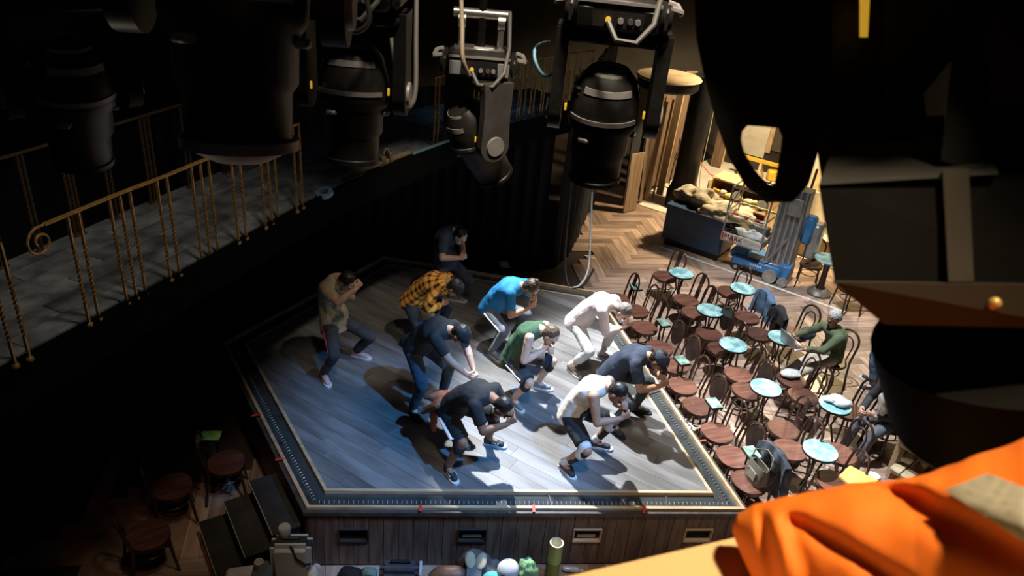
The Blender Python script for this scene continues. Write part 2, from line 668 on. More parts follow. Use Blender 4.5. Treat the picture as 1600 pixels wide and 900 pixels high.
for q in range(0, len(ks), 2):
    c = FA + ft * (bw * (ks[q] + 1)) + fn * 0.012
    fm = TAN_EDGE if q >= 4 else DARKB
    mb = MB()
    rot = Matrix.Rotation(frz, 3, 'Z')
    for dx, dz, sx, sz in ((0, -0.085, 2 * bw, 0.016), (0, 0.085, 2 * bw, 0.012), (-bw + 0.006, 0, 0.012, 0.17), (bw - 0.006, 0, 0.012, 0.17)):
        mb.box(V((c.x, c.y, (VZ0 + VZ1) / 2 + dz)) + ft * dx, (sx, 0.05, sz), rot)
    vf = part('vent_frame', mb, fm, stage)
    part('vent_dark_sheet', MB().box(V((c.x, c.y, (VZ0 + VZ1) / 2)) - fn * 0.028, (2 * bw - 0.02, 0.01, 0.165), rot), DARKVOID, vf)  # near-black sheet paints in the dark of the recess
    if q in (2, 4):
        part('vent_grille', MB().box(V((c.x, c.y, (VZ0 + VZ1) / 2 - 0.03)) - fn * 0.02, (bw * 1.3, 0.015, 0.045), rot), GREYBOX, vf)
LA, LB = V((*OUT[4], 0)), V((*OUT[0], 0))
lt = (LB - LA).normalized()
ln = V((lt.y, -lt.x, 0))
for k in range(12):
    L = (LB - LA).length / 12
    c = LA + lt * (L * (k + 0.5)) + ln * 0.002
    mb = MB().bev((0, 0, 0), (L - 0.004, 0.03, 0.715), 0.003)
    link('cladding_board', mb.mesh('cladding_board', 30), PANEL, stage, (c.x, c.y, 0.3775), (0, 0, math.atan2(lt.y, lt.x)))

# treads at the front left corner of the stage
steps = thing('stage_steps', 'three black wooden steps up to the front left stage corner', 'steps', (LB.x, LB.y, 0))
STEPM = mat('black_step', (0.03, 0.027, 0.024), 0.65, c2=(0.018, 0.016, 0.015), scale=6)
for k, z in enumerate((0.6, 0.4, 0.2)):
    c = LB - lt * (0.42 + 0.03 * k) + ln * (0.07 + 0.14 + 0.27 * k) - V((LB.x, LB.y, 0))
    rot = Matrix.Rotation(math.atan2(lt.y, lt.x), 3, 'Z')
    part('step_box', MB().box((c.x, c.y, (z - 0.03) / 2), (0.80, 0.27, z - 0.03), rot), BLACK, steps)
    st = part('tread', MB().bev((c.x, c.y, z - 0.015), (0.84, 0.29, 0.03), 0.006, rot), STEPM, steps)
    e = c + ln * 0.143
    part('nosing', MB().box((e.x, e.y, z - 0.008), (0.84, 0.008, 0.018), rot), GREYBOX, st)

# ------------------------------------------------------------------ walls
WALLD = mat('black_wall', (0.012, 0.011, 0.012), 0.8, c2=(0.007, 0.007, 0.008), scale=2)
struct('wall_back', MB().box((0, 22.0, 3.0), (24, 0.2, 6.2)), mat('workshop_wall', (0.06, 0.048, 0.036), 0.85, c2=(0.04, 0.032, 0.024), scale=1.5))
struct('wall_right', MB().box((9.6, 9.0, 3.0), (0.2, 26, 6.2)), WALLD)
struct('wall_left', MB().box((-6.8, 9.0, 4.0), (0.2, 26, 8.2)), WALLD)

# ------------------------------------------------------------------ balcony
BZ = 3.5
edge = [V((-3.75, 1.9, 0)), V((-3.33, 3.2, 0)), V((-2.89, 4.42, 0)), V((-2.52, 5.45, 0)), V((-2.08, 6.71, 0)), V((-1.55, 7.95, 0)), V((-0.85, 9.25, 0)), V((0.0, 10.35, 0)), V((0.9, 11.35, 0))]


def smooth_path(ps, n=6):
    res = []
    for i in range(len(ps) - 1):
        p0, p1, p2, p3 = ps[max(i - 1, 0)], ps[i], ps[i + 1], ps[min(i + 2, len(ps) - 1)]
        for k in range(n):
            t = k / n
            res.append(0.5 * ((2 * p1) + (p2 - p0) * t + (2 * p0 - 5 * p1 + 4 * p2 - p3) * t * t + (3 * p1 - p0 - 3 * p2 + p3) * t ** 3))
    res.append(ps[-1].copy())
    return res


def offset_path(ps, d):
    res = []
    for i, p in enumerate(ps):
        t = (ps[min(i + 1, len(ps) - 1)] - ps[max(i - 1, 0)]).normalized()
        res.append(p + V((-t.y, t.x, 0)) * d)
    return res


EP = smooth_path(edge, 6)
BACKP = offset_path(EP, 1.25)


def strip(pa, pb, z0, z1):
    mb = MB()
    n = len(pa)
    for i in range(n - 1):
        mb.slab([pa[i], pa[i + 1], pb[i + 1], pb[i]], z0, z1)
    return mb


balcony = thing('balcony', 'curved dark balcony with grey plank deck on the left of the stage', 'balcony', (EP[12].x, EP[12].y, 0))


def bpart(name, mb, m, smooth=40):
    mb.v = [(p[0] - EP[12].x, p[1] - EP[12].y, p[2]) for p in mb.v]
    return part(name, mb, m, balcony, smooth)


bpart('deck_slab', strip(offset_path(EP, 0.0), BACKP, BZ - 0.22, BZ - 0.02), BLACK)
bpart('fascia', strip(offset_path(EP, -0.03), offset_path(EP, 0.0), BZ - 0.30, BZ + 0.03), mat('balcony_fascia', (0.006, 0.006, 0.006), 0.95, c2=(0.004, 0.004, 0.004), spec=0.05))
DECK = mat('grey_deck_plank', (0.34, 0.38, 0.41), 0.6, c2=(0.12, 0.135, 0.15), scale=4.5, stretch=(1, 1, 1), rnd=0.25, detail=6)
for r_ in range(6):
    d0 = 0.06 + r_ * 0.195
    pa, pb = offset_path(EP, d0), offset_path(EP, d0 + 0.19)
    k = (r_ * 2) % 5
    while k < len(pa) - 1:
        e = min(k + 5, len(pa) - 1)
        mb = MB()
        q = 0.004
        for i in range(k, e):
            a0, a1, b0, b1 = pa[i].copy(), pa[i + 1].copy(), pb[i].copy(), pb[i + 1].copy()
            if i == k:
                t = (a1 - a0).normalized() * 0.006
                a0, b0 = a0 + t, b0 + t
            mb.slab([a0, a1, b1, b0], BZ - 0.02, BZ + q)
        bpart('deck_plank', mb, DECK)
        k = e


def baluster_mesh():
    mb = MB()
    H = 0.82
    n = 46
    hw = 0.0085
    vs = []
    for i in range(n + 1):
        t = i / n
        z = t * H
        tw = max(0.0, min(1.0, (t - 0.22) / 0.5)) * math.pi * 6
        g = hw * (1.15 if 0.22 < t < 0.72 else 1.0)
        for q in range(4):
            a = tw + math.pi / 4 + q * math.pi / 2
            vs.append(V((g * 1.4 * math.cos(a), g * 1.4 * math.sin(a), z)))
    fs = []
    for i in range(n):
        for q in range(4):
            r = (q + 1) % 4
            fs.append((i * 4 + q, i * 4 + r, (i + 1) * 4 + r, (i + 1) * 4 + q))
    fs += [(3, 2, 1, 0), (n * 4, n * 4 + 1, n * 4 + 2, n * 4 + 3)]
    mb.add(vs, fs)
    mb.lathe([(0.012, 0.0), (0.022, 0.004), (0.026, 0.016), (0.022, 0.028), (0.012, 0.034)], (0, 0, -0.01), 10)
    return mb


BME = baluster_mesh().mesh('baluster', 30)
BME.materials.append(BRASS)


SHADEB = mat('shaded_gold_rail', (0.14, 0.085, 0.045), 0.6, 0.2, c2=(0.08, 0.05, 0.03), scale=30)  # darker copy of the gold: dimness of the rear rail put into colour
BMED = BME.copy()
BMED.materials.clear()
BMED.materials.append(SHADEB)


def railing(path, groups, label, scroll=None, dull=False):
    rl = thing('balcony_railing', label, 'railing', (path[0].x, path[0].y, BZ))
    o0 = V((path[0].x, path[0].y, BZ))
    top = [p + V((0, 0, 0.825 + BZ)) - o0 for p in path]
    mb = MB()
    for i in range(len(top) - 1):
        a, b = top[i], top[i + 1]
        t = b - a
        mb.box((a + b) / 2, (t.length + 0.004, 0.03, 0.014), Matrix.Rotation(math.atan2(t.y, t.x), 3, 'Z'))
    part('top_rail', mb, SHADEB if dull else BRASS, rl)
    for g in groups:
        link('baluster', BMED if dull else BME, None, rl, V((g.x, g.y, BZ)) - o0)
    if scroll:
        p0, d = scroll
        pts = []
        b0 = p0 - V((o0.x, o0.y, 0)) + d * 0.05 + V((0, 0, 0.825 - 0.10))
        for k in range(40):
            ph = math.pi / 2 - k * 0.22
            rr = 0.10 * (1.0 - 0.019 * k)
            pts.append(b0 + d * (rr * math.cos(ph)) + V((0, 0, rr * math.sin(ph))))
        part('scroll', MB().tube([p0 - V((o0.x, o0.y, 0)) + V((0, 0, 0.825))] + pts, 0.009, 6), BRASS, rl)
    return rl


near_px = [(25, 573), (47, 562), (140, 508), (155, 498), (199, 474), (214, 466), (228, 458), (267, 438), (281, 430), (316, 409), (329, 402), (341, 395), (373, 380), (385, 373), (415, 357), (425, 350), (435, 344), (464, 331), (473, 325)]
gs = [at(x, y, BZ) for x, y in near_px]
gs = [V((p.x, p.y, 0)) for p in gs]
pA = V((-3.02, 4.08, 0))
# the near rail runs on the deck edge between the scroll and the lamp
rail_path = [gs[2] + (gs[2] - gs[4]).normalized() * 0.17] + [gs[i] for i in (2, 4, 6, 8, 10, 12, 14, 16, 18)]
dirn = (rail_path[0] - rail_path[1]).normalized()
railing(rail_path, gs[2:], 'gold twisted iron railing with a scroll end on the near balcony edge', (rail_path[0], dirn))
railing([gs[0] + (gs[0] - gs[1]) * 2, gs[0], gs[1]], gs[:2], 'short gold railing end at the left picture edge')
far = []
for i in range(34, len(EP) - 1):
    p, q = EP[i], EP[i + 1]
    for t in (0.1, 0.3, 0.7) if i % 2 else (0.2, 0.5):
        far.append(p.lerp(q, t) + V((-0.03, 0.02, 0)))
railing([p + V((-0.03, 0.02, 0)) for p in EP[34:]], far, 'far gold railing behind the hanging lamps at the balcony end')
bk = []
bp_ = offset_path(EP, 1.15)[6:30]
for i in range(len(bp_) - 1):
    for t in (0.1, 0.32) if i % 4 == 1 else ((0.1, 0.3, 0.5) if i % 4 == 3 else ()):
        bk.append(bp_[i].lerp(bp_[i + 1], t))
railing(bp_, bk, 'gold railing with painted shade along the rear of the balcony deck', None, True)

# ------------------------------------------------------------------ black drapes
DRAPE = mat('black_drape', (0.014, 0.014, 0.017), 0.85, c2=(0.008, 0.008, 0.01), scale=3)


def drape(path, z0, z1, label, seed, amp=0.05):
    mb = MB()
    n = len(path)
    rows = 7
    vs = []
    s = 0.0
    for i, p in enumerate(path):
        if i:
            s += (path[i] - path[i - 1]).length
        t = (path[min(i + 1, n - 1)] - path[max(i - 1, 0)]).normalized()
        nn = V((-t.y, t.x, 0))
        for r_ in range(rows + 1):
            z = lerp(z0, z1, r_ / rows)
            d = amp * (math.sin(s * 26 + seed + 0.6 * nz3((s, z, 0), 0.8, seed)) + 0.6 * nz3((s * 3, z * 0.4, 0), 1, seed))
            vs.append(p + nn * d + V((0, 0, z)))
    fs = []
    for i in range(n - 1):
        for r_ in range(rows):
            a = i * (rows + 1) + r_
            fs.append((a, a + rows + 1, a + rows + 2, a + 1))
    mb.add(vs, fs)
    return solo('stage_drape', mb, DRAPE, label, 'curtain', smooth=80)


def dense(ps, step=0.05):
    res = []
    for i in range(len(ps) - 1):
        n = max(2, int((ps[i + 1] - ps[i]).length / step))
        for k in range(n):
            res.append(ps[i].lerp(ps[i + 1], k / n))
    res.append(ps[-1])
    return res


drape(dense([V((-6.3, 2.5, 0)), V((-6.0, 6.0, 0)), V((-5.0, 9.6, 0)), V((-3.2, 11.9, 0)), V((-1.2, 12.9, 0)), V((0.5, 13.0, 0))]), 0.02, BZ - 0.25, 'long black pleated drape below the balcony behind the stage', 1.0)
drape(dense([V((0.75, 12.9, 0)), V((1.05, 13.6, 0)), V((1.4, 15.4, 0)), V((1.65, 16.3, 0))]), 0.02, 3.6, 'black drape leading back beside the brown floor', 2.0)


# ================================================================== CHAIRS AND TABLES
HOOPH = 0.46


def chair_meshes(kind):
    """bentwood cafe chair, seat centre at origin, facing +x, floor at z=0"""
    out = []
    zs = 0.46
    n = 22
    prof = []
    for k in range(n):
        a = 2 * math.pi * k / n
        rx = 0.205 if math.cos(a) > 0 else 0.19
        prof.append((rx * math.copysign(abs(math.cos(a)) ** 0.9, math.cos(a)), (0.205 + 0.015 * math.cos(a)) * math.copysign(abs(math.sin(a)) ** 0.9, math.sin(a))))
    out.append(('seat', MB().slab(prof, zs - 0.006, zs), SEATW))
    rim = MB()
    rim.prism([(p[0] * 1.02, p[1] * 1.02, zs - 0.045) for p in prof], [(p[0] * 1.02, p[1] * 1.02, zs - 0.006) for p in prof])
    out.append(('seat_frame', rim, CHAIRW))
    for s in (-1, 1):
        out.append(('leg', MB().tube([(0.155, 0.15 * s, zs - 0.03), (0.175, 0.165 * s, 0.22), (0.20, 0.185 * s, 0.0)], [0.018, 0.016, 0.013], 6), CHAIRW))
    pts = [(-0.235, -0.175, 0.0), (-0.195, -0.165, 0.25), (-0.172, -0.165, zs)]
    for k in range(13):
        a = math.pi - math.pi * k / 12
        pts.append((-0.19 - 0.075 * (0.55 + 0.45 * math.sin(a)), 0.175 * math.cos(a), zs + 0.27 + 0.17 * math.sin(a)))
    pts += [(-0.172, 0.165, zs), (-0.195, 0.165, 0.25), (-0.235, 0.175, 0.0)]
    out.append(('back_hoop', MB().tube(pts, 0.0165, 6), CHAIRW))
    ring = [(0.14 * math.cos(2 * math.pi * k / 16), 0.14 * math.sin(2 * math.pi * k / 16), 0.26) for k in range(16)]
    out.append(('leg_ring', MB().tube(ring, 0.009, 5, True), CHAIRW))
    if kind == 'loop':
        p2 = [(-0.175, -0.09, zs)]
        for k in range(11):
            a = math.pi - math.pi * k / 10
            p2.append((-0.185 - 0.06 * (0.5 + 0.5 * math.sin(a)), 0.105 * math.cos(a), zs + 0.2 + 0.14 * math.sin(a)))
        p2.append((-0.175, 0.09, zs))
        out.append(('inner_loop', MB().tube(p2, 0.011, 6), CHAIRW))
    elif kind == 'splat':
        mb = MB()
        for y in (-0.036, -0.012, 0.012, 0.036):
            mb.box((-0.218, y, zs + 0.215), (0.010, 0.012, 0.17), Matrix.Rotation(-0.16, 3, 'Y'))
        out.append(('splat_slats', mb, CHAIRW))
        out.append(('splat', MB().bev((-0.246, 0, zs + 0.36), (0.012, 0.10, 0.14), 0.004, Matrix.Rotation(-0.16, 3, 'Y')), CHAIRW))
        out.append(('splat_foot', MB().bev((-0.19, 0, zs + 0.07), (0.012, 0.10, 0.14), 0.004, Matrix.Rotation(-0.16, 3, 'Y')), CHAIRW))
    else:
        ps = []
        for k in range(18):
            a = 2 * math.pi * k / 18
            ps.append((0, 0.15 * math.cos(a), 0.175 * math.sin(a)))
        rot = Matrix.Rotation(-0.19, 3, 'Y')
        c = V((-0.225, 0, zs + 0.235))
        mb = MB().prism([rot @ V((-0.006, p[1], p[2])) + c for p in ps], [rot @ V((0.006, p[1], p[2])) + c for p in ps])
        out.append(('back_panel', mb, mat('dark_back_panel', (0.03, 0.018, 0.014), 0.35, c2=(0.014, 0.009, 0.008), coat=0.3)))
        out.append(('panel_dot', MB().lathe([(0.012, -0.004), (0.012, 0.004)], V((-0.236, 0.0, zs + 0.235)), 8, Matrix.Rotation(R(90), 3, 'Y')), SILVER))  # small silver dot at the middle of the back panel
    return out


PROTO = {}


def chair(kind, loc, yaw, label, group=None):
    if kind not in PROTO:
        t = thing('cafe_chair', label, 'chair')
        for nm, mb, m in chair_meshes(kind):
            part(nm, mb, m, t, 50)
        PROTO[kind] = t
    else:
        t = copy_tree(PROTO[kind])
    t.location = (loc[0], loc[1], 0.0)
    t.rotation_euler = (0, 0, yaw)
    return tag(t, label, 'chair', group)


GA = 'chairs in the row along the stage edge'
GB = 'chairs among the round tables'
CH = [
    # px, py of seat centre, kind, yaw offset, label, group
    (1172, 752, 'splat', 6, 'brown seat chair under the khaki handbag at the stage corner', GA),
    (1147, 713, 'panel', 3, 'chair beside the stage, next to the chair holding the handbag', GA),
    (1122, 675, 'loop', 4, 'double-hooped chair touching the stage edge, third from the handbag chair', GA),
    (1092, 634, 'panel', 5, 'round-backed chair at the stage edge, its seat behind the shiny small square table', GA),
    (1068, 602, 'loop', 0, 'chair in the stage-edge row right beside the navy shirt dancer\'s fists', GA),
    (1055, 570, 'panel', 4, 'dark seat chair just behind the capped dancer, beside a small square table', GA),
    (1031, 543, 'panel', -3, 'reddish seat chair directly above the navy cap in the stage-edge row', GA),
    (1008, 511, 'splat', 2, 'dark chair beside the white shirt dancer\'s clenched fists', GA),
    (995, 485, 'loop', -4, 'double-hooped chair behind the head of the white shirt dancer', GA),
    (966, 467, 'splat', 0, 'farthest chair of the stage-edge row, hidden behind the white shirt dancer', GA),
    (1073, 468, 'splat', 8, 'reddish chair between the two farthest left round tables, back with slats', GB),
    (1086, 488, 'splat', 4, 'chair tucked under the second round table from the back', GB),
    (1109, 521, 'panel', 0, 'reddish chair in front of the second table from the back, round dark back', GB),
    (1128, 545, 'splat', 3, 'chair half under the marbled table in the middle of the seating', GB),
    (1155, 584, 'splat', -2, 'maroon seat chair between the two middle round tables', GB),
    (1168, 610, 'panel', 4, 'round-backed chair half hidden under the pale turquoise middle table', GB),
    (1226, 670, 'splat', 4, 'shiny maroon chair in front of the pale turquoise middle table', GB),
    (1236, 702, 'splat', -4, 'chair between the dark coat and the nearest round table', GB),
    (1303, 752, 'splat', -10, 'dark chair partly under the orange jacket with a yellow tray beside it', GB),
    (1040, 431, 'splat', 14, 'brown chair at the farthest round table, left of it', GB),
    (1140, 455, 'hoop', 10, 'chair with a plain open hoop back behind the table near the blue lift', GB),
    (1168, 495, 'loop', 2, 'reddish chair with the denim jacket hung over its back', GB),
    (1187, 521, 'splat', -2, 'chair at the laptop table, beside the hanging denim jacket', GB),
    (1243, 520, 'loop', 10, 'empty double-hooped chair just behind the man with the laptop', GB),
    (1256, 618, 'loop', 5, 'double-hooped chair beside the table with white plastic, left of it', GB),
    (1238, 592, 'loop', -4, 'chair with a white plastic bag on its seat', GB),
    (1302, 562, 'loop', 18, 'chair that the man in the green shirt sits on', GB),
    (1326, 640, 'loop', -2, 'chair behind the table with white plastic, near the jeans', GB),
    (1313, 708, 'loop', 6, 'double-hooped chair right of the nearest round table', GB),
]
ROWYAW = R(196.8)
for (px, py, kind, dy, lab, g) in CH:
    p = at(px, py, 0.46)
    chair('loop' if kind == 'hoop' else kind, p, ROWYAW + R(dy), lab, g)
p = at(1268, 412, 0.46)
chair('splat', p, R(250), 'brown chair near the wooden bench in the lit workshop corner')
p = at(1330, 450, 0.46)
chair('splat', p, R(100), 'chair behind the cast iron table leg, mostly behind the big lamp')
p = at(352, 722, 0.46)
chair('panel', p, R(20), 'dim maroon chair in the dark beside the stage steps')
p = at(268, 760, 0.46)
chair('splat', p, R(30), 'barely visible chair in the dark left of the steps')
p = at(230, 835, 0.46)
chair('loop', p, R(40), 'nearest chair in the dark lower left corner')


def round_table(px, py, label, z=0.72):
    p = at(px, py, z)
    t = thing('round_cafe_table', label, 'table', (p.x, p.y, 0), random.uniform(0, 6))
    part('table_top', MB().lathe([(0.0, z - 0.004), (0.205, z - 0.004), (0.207, z - 0.002), (0.205, z), (0.0, z)], seg=36, cap=False), VERD, t)
    part('table_rim', MB().lathe([(0.19, z - 0.035), (0.211, z - 0.033), (0.213, z - 0.006), (0.205, z - 0.003)], seg=36, cap=False), BLACKM, t)
    part('under_plate', MB().lathe([(0.02, z - 0.034), (0.18, z - 0.034), (0.18, z - 0.02), (0.02, z - 0.02)], seg=20, cap=False), BLACKM, t)
    for k in range(3):
        a = 2 * math.pi * k / 3
        part('leg', MB().tube([(0.10 * math.cos(a), 0.10 * math.sin(a), z - 0.03), (0.035 * math.cos(a), 0.035 * math.sin(a), 0.40), (0.17 * math.cos(a), 0.17 * math.sin(a), 0.0)], [0.013, 0.013, 0.013], 6), BLACKM, t)
    return t


GT = [
    (1065, 426, 'round verdigris cafe table farthest from the camera, beside a brown chair'),
    (1161, 450, 'round turquoise cafe table in front of the blue lift'),
    (1110, 484, 'round turquoise cafe table second from the back in the left column'),
    (1146, 538, 'round marbled cafe table in the middle of the seating'),
    (1197, 605, 'plain pale turquoise round cafe table in front of the white bag'),
    (1282, 703, 'nearest round cafe table, palest top, above the orange jacket'),
    (1222, 527, 'round cafe table with the open laptop on it'),
    (1305, 632, 'round cafe table with crumpled white plastic on top'),
]
for px, py, lab in GT:
    tag(round_table(px, py, lab), lab, 'table', 'round cafe tables')
# far table with a cast foot
p = at(1296, 404, 0.74)
t = thing('pedestal_table', 'green topped pedestal table on a heavy cast foot beside the workshop chair', 'table', (p.x, p.y, 0))
part('table_top', MB().lathe([(0.0, 0.715), (0.26, 0.715), (0.265, 0.73), (0.26, 0.74), (0.0, 0.74)], seg=32, cap=False), VERD, t)
part('pedestal', MB().lathe([(0.10, 0.12), (0.06, 0.2), (0.05, 0.45), (0.06, 0.6), (0.10, 0.71)], seg=16), CHAIRW, t)
part('cast_foot', MB().lathe([(0.21, 0.0), (0.22, 0.04), (0.17, 0.09), (0.10, 0.13)], seg=20), mat('cast_iron', (0.25, 0.23, 0.20), 0.5, 0.4, c2=(0.12, 0.11, 0.10)), t)


def square_table(px, py, yaw, label, z=0.70, topm=None):
    p = at(px, py, z)
    t = thing('small_square_table', label, 'table', (p.x, p.y, 0), yaw, 'small square tables between stage-edge chairs')
    part('table_top', MB().bev((0, 0, z - 0.004), (0.155, 0.215, 0.008), 0.003), topm or VERDS, t)
    part('top_frame', MB().bev((0, 0, z - 0.025), (0.16, 0.22, 0.034), 0.004), BLACK, t)
    for s in (-1, 1):
        part('leg', MB().tube([(0, 0.055 * s, z - 0.04), (0, 0.055 * s, 0.0)], 0.014, 6), BLACK, t)
    part('foot_plate', MB().bev((0, 0, 0.012), (0.12, 0.2, 0.024), 0.004), BLACK, t)
    return t


for px, py, lab in [
    (1175, 706, 'small square table with a bright green sheen above the khaki handbag'),
    (1116, 629, 'small grey-green square table beside the stage, second from the handbag'),
    (1066, 562, 'small dull square table next to the navy cap'),
    (1037, 503, 'small dark square table near the white shirt dancer\'s fists'),
    (994, 447, 'small square table at the far stage corner above the white shirt'),
    (788, 413, 'small square table in the dark behind the blue shirt dancer'),
]:
    square_table(px, py, ROWYAW + R(random.uniform(-5, 5)), lab)
square_table(329, 680, R(98), 'small bright green square table in the dark left of the stage', 0.70, mat('lime_green_top', (0.36, 0.72, 0.26), 0.3, c2=(0.16, 0.40, 0.12), scale=9))

# ------------------------------------------------------------------ floor tape
def tape(pa, pb, wd, z, m, label, cat='tape', nm='floor_tape', group=None):
    A, B = (at(*pa, z), at(*pb, z))
    t = B - A
    mb = MB().box(((A.x + B.x) / 2, (A.y + B.y) / 2, z + 0.002), (t.length, wd, 0.004), Matrix.Rotation(math.atan2(t.y, t.x), 3, 'Z'))
    return solo(nm, mb, m, label, cat, group)


tape((1030, 385), (1322, 488), 0.055, 0.003, TAPE_W, 'long white tape line on the floor in front of the blue lift')
tape((1262, 560), (1310, 652), 0.05, 0.003, TAPE_W, 'white tape line on the floor under the laptop man\'s chair')
tape((1012, 452), (1058, 454), 0.10, 0.003, TAPE_W, 'short white tape patch under the farthest left chairs')
tape((914, 399), (931, 405), 0.05, 0.003, TAPE_W, 'short white tape dash on the brown floor near the drape')
for pa, pb, lab in [((657, 789), (657, 799), 'left red tape mark on the front stage edge'), ((834, 789), (834, 800), 'middle red tape mark on the front stage edge'),
                    ((1006, 790), (1006, 802), 'right red tape mark on the front stage edge'), ((393, 650), (408, 647), 'upper red tape mark on the left stage edge'),
                    ((430, 719), (443, 716), 'lower red tape mark on the left stage edge'), ((1093, 689), (1103, 688), 'red tape mark on the right stage edge by the chairs')]:
    tape(pa, pb, 0.03, 0.807, TAPE_R, lab, 'tape', 'red_tape', 'red tape marks on the stage edge')
mb = MB()
for k in range(16):
    q = at(1066 + k * 1.2 + random.uniform(-3, 3), 654 + k * 1.1 + random.uniform(-3, 3), 0.812)
    mb.box((q.x, q.y, 0.812), (random.uniform(0.01, 0.035), random.uniform(0.01, 0.03), 0.01), Matrix.Rotation(random.uniform(0, 3), 3, 'Z'))
solo('paper_scraps', mb, TAPE_W, 'torn white paper scraps on the right stage edge', 'paper')


# ================================================================== PEOPLE
BAKE = bpy.data.scenes.new('bake')


def baked(mb, voxel, smooth, dec=None):
    me = mb.mesh('tmp')
    o = bpy.data.objects.new('tmp', me)
    BAKE.collection.objects.link(o)
    r = o.modifiers.new('r', 'REMESH')
    r.mode = 'VOXEL'
    r.voxel_size = voxel
    s = o.modifiers.new('s', 'SMOOTH')
    s.factor = 0.5
    s.iterations = smooth
    if dec:
        d = o.modifiers.new('d', 'DECIMATE')
        d.ratio = dec
    vl = BAKE.view_layers[0]
    vl.update()
    dg = vl.depsgraph
    res = bpy.data.meshes.new_from_object(o.evaluated_get(dg))
    bpy.data.objects.remove(o)
    bpy.data.meshes.remove(me)
    res.polygons.foreach_set('use_smooth', [True] * len(res.polygons))
    return res


def wrinkle(me, amp, sc, seed, stretch=None):
    n = len(me.vertices)
    co = np.empty(n * 3, dtype=np.float32)
    no = np.empty(n * 3, dtype=np.float32)
    me.vertices.foreach_get('co', co)
    me.vertex_normals.foreach_get('vector', no)
    co = co.reshape(-1, 3)
    no = no.reshape(-1, 3)
    d = np.array([nz3(p, sc, seed) + 0.6 * nz3(p, sc * 2.3, seed + 2) for p in co.tolist()], dtype=np.float32)
    co = co + no * (amp * d)[:, None]
    me.vertices.foreach_set('co', co.ravel())
    me.update()


def garment(name, mb, m, parent, o0, voxel=0.012, smooth=4, amp=0.006, sc=9, seed=1.0, dec=None, uv=None, label=None):
    me = baked(mb, voxel, smooth, dec)
    wrinkle(me, amp, sc, seed)
    if uv:
        P, l, s, fr = uv
        at_ = me.attributes.new('cloth_uv', 'FLOAT_VECTOR', 'POINT')
        arr = []
        for v in me.vertices:
            d = v.co - P
            x, y, z = d.dot(l), d.dot(s), d.dot(fr)
            a = math.atan2(x, -z + 0.02) * 0.16
            arr += [a + 5.0, y + 5.0, 0.0]
        at_.data.foreach_set('vector', arr)
    me.transform(Matrix.Translation(-o0))
    me.name = name
    o = link(name, me, m, parent)
    if label:
        o['label'] = label
    return o


def ik(a, c, l1, l2, hint):
    d = c - a
    D = d.length
    if D > (l1 + l2) * 0.992:
        k = D / ((l1 + l2) * 0.992)
        l1 *= k
        l2 *= k
    x = (l1 * l1 - l2 * l2 + D * D) / (2 * D)
    h = math.sqrt(max(l1 * l1 - x * x, 0))
    t = d.normalized()
    hp = hint - t * hint.dot(t)
    hp.normalize()
    return a + t * x + hp * h


def hand(mb, wr, a, side, curl, thumb_dir):
    """wr wrist, a direction of the hand, side = across the knuckles (towards the thumb)"""
    a = a.normalized()
    side = (side - a * side.dot(a)).normalized()
    n = a.cross(side) * thumb_dir      # palm normal: fingers close towards it
    mb.rcone(wr, wr + a * 0.092, 0.033, 0.048, side, 0.42)
    for i, (off, ln) in enumerate(((0.036, 0.9), (0.0122, 1.0), (-0.0122, 0.94), (-0.036, 0.76))):
        k = wr + a * (0.098 - 0.007 * abs(i - 1)) + side * off
        ang = 0.0
        p = k
        for seglen, da, r in ((0.046 * ln, curl * 0.95, 0.0110), (0.031 * ln, curl * 1.15, 0.0102), (0.025 * ln, curl * 0.8, 0.0095)):
            ang += da
            q = p + (a * math.cos(ang) + n * math.sin(ang)) * seglen
            mb.rcone(p, q, r, r * 0.93, seg=8)
            p = q
    b = wr + a * 0.025 + side * 0.030
    c = b + (a * 0.55 + side * 0.6 + n * 0.5).normalized() * 0.036
    mb.rcone(b, c, 0.015, 0.0115, seg=8)
    d = c + (a * 0.75 - side * 0.25 * curl + n * 0.6).normalized() * 0.030
    mb.rcone(c, d, 0.0115, 0.0095, seg=8)


def shoe(parent, o0, ank, fd, gz, upper, sole, accent=None, seed=0):
    """ank = ankle, fd = horizontal foot direction, gz = ground height"""
    sd = V((-fd.y, fd.x, 0))
    base = V((ank.x, ank.y, gz)) - fd * 0.06
    outl = [(0.0, 0.028), (0.06, 0.036), (0.13, 0.038), (0.20, 0.047), (0.25, 0.040), (0.275, 0.018)]
    poly = [base + fd * x + sd * y for x, y in outl] + [base + fd * x - sd * y for x, y in reversed(outl)]
    mb = MB()
    mb.rcone(base + fd * 0.035 + V((0, 0, 0.052)), base + fd * 0.215 + V((0, 0, 0.042)), 0.040, 0.036, sd, 0.85)
    mb.rcone(base + fd * 0.045 + V((0, 0, 0.05)), V((ank.x, ank.y, gz + 0.105)), 0.042, 0.042, sd, 1.1)
    mb.rcone(base + fd * 0.10 + V((0, 0, 0.055)), base + fd * 0.16 + V((0, 0, 0.05)), 0.04, 0.038, sd, 0.9)
    me = baked(mb, 0.009, 3)
    me.transform(Matrix.Translation(-o0))
    s = link('shoe', me, upper, parent)
    mb = MB().prism([p + V((0, 0, 0.001)) - o0 for p in poly], [p + V((0, 0, 0.026)) - o0 for p in poly])
    part('sole', mb, sole, s)
    if accent is not None:
        for k in range(3):
            for q in (1, -1):
                mb = MB()
                c = base + fd * (0.115 + 0.028 * k) + sd * (0.041 * q) + V((0, 0, 0.05))
                mb.box(c - o0, (0.010, 0.006, 0.042), Matrix.Rotation(math.atan2(fd.y, fd.x), 3, 'Z') @ Matrix.Rotation(0.45, 3, 'Y'))
                part('stripe', mb, accent, s)


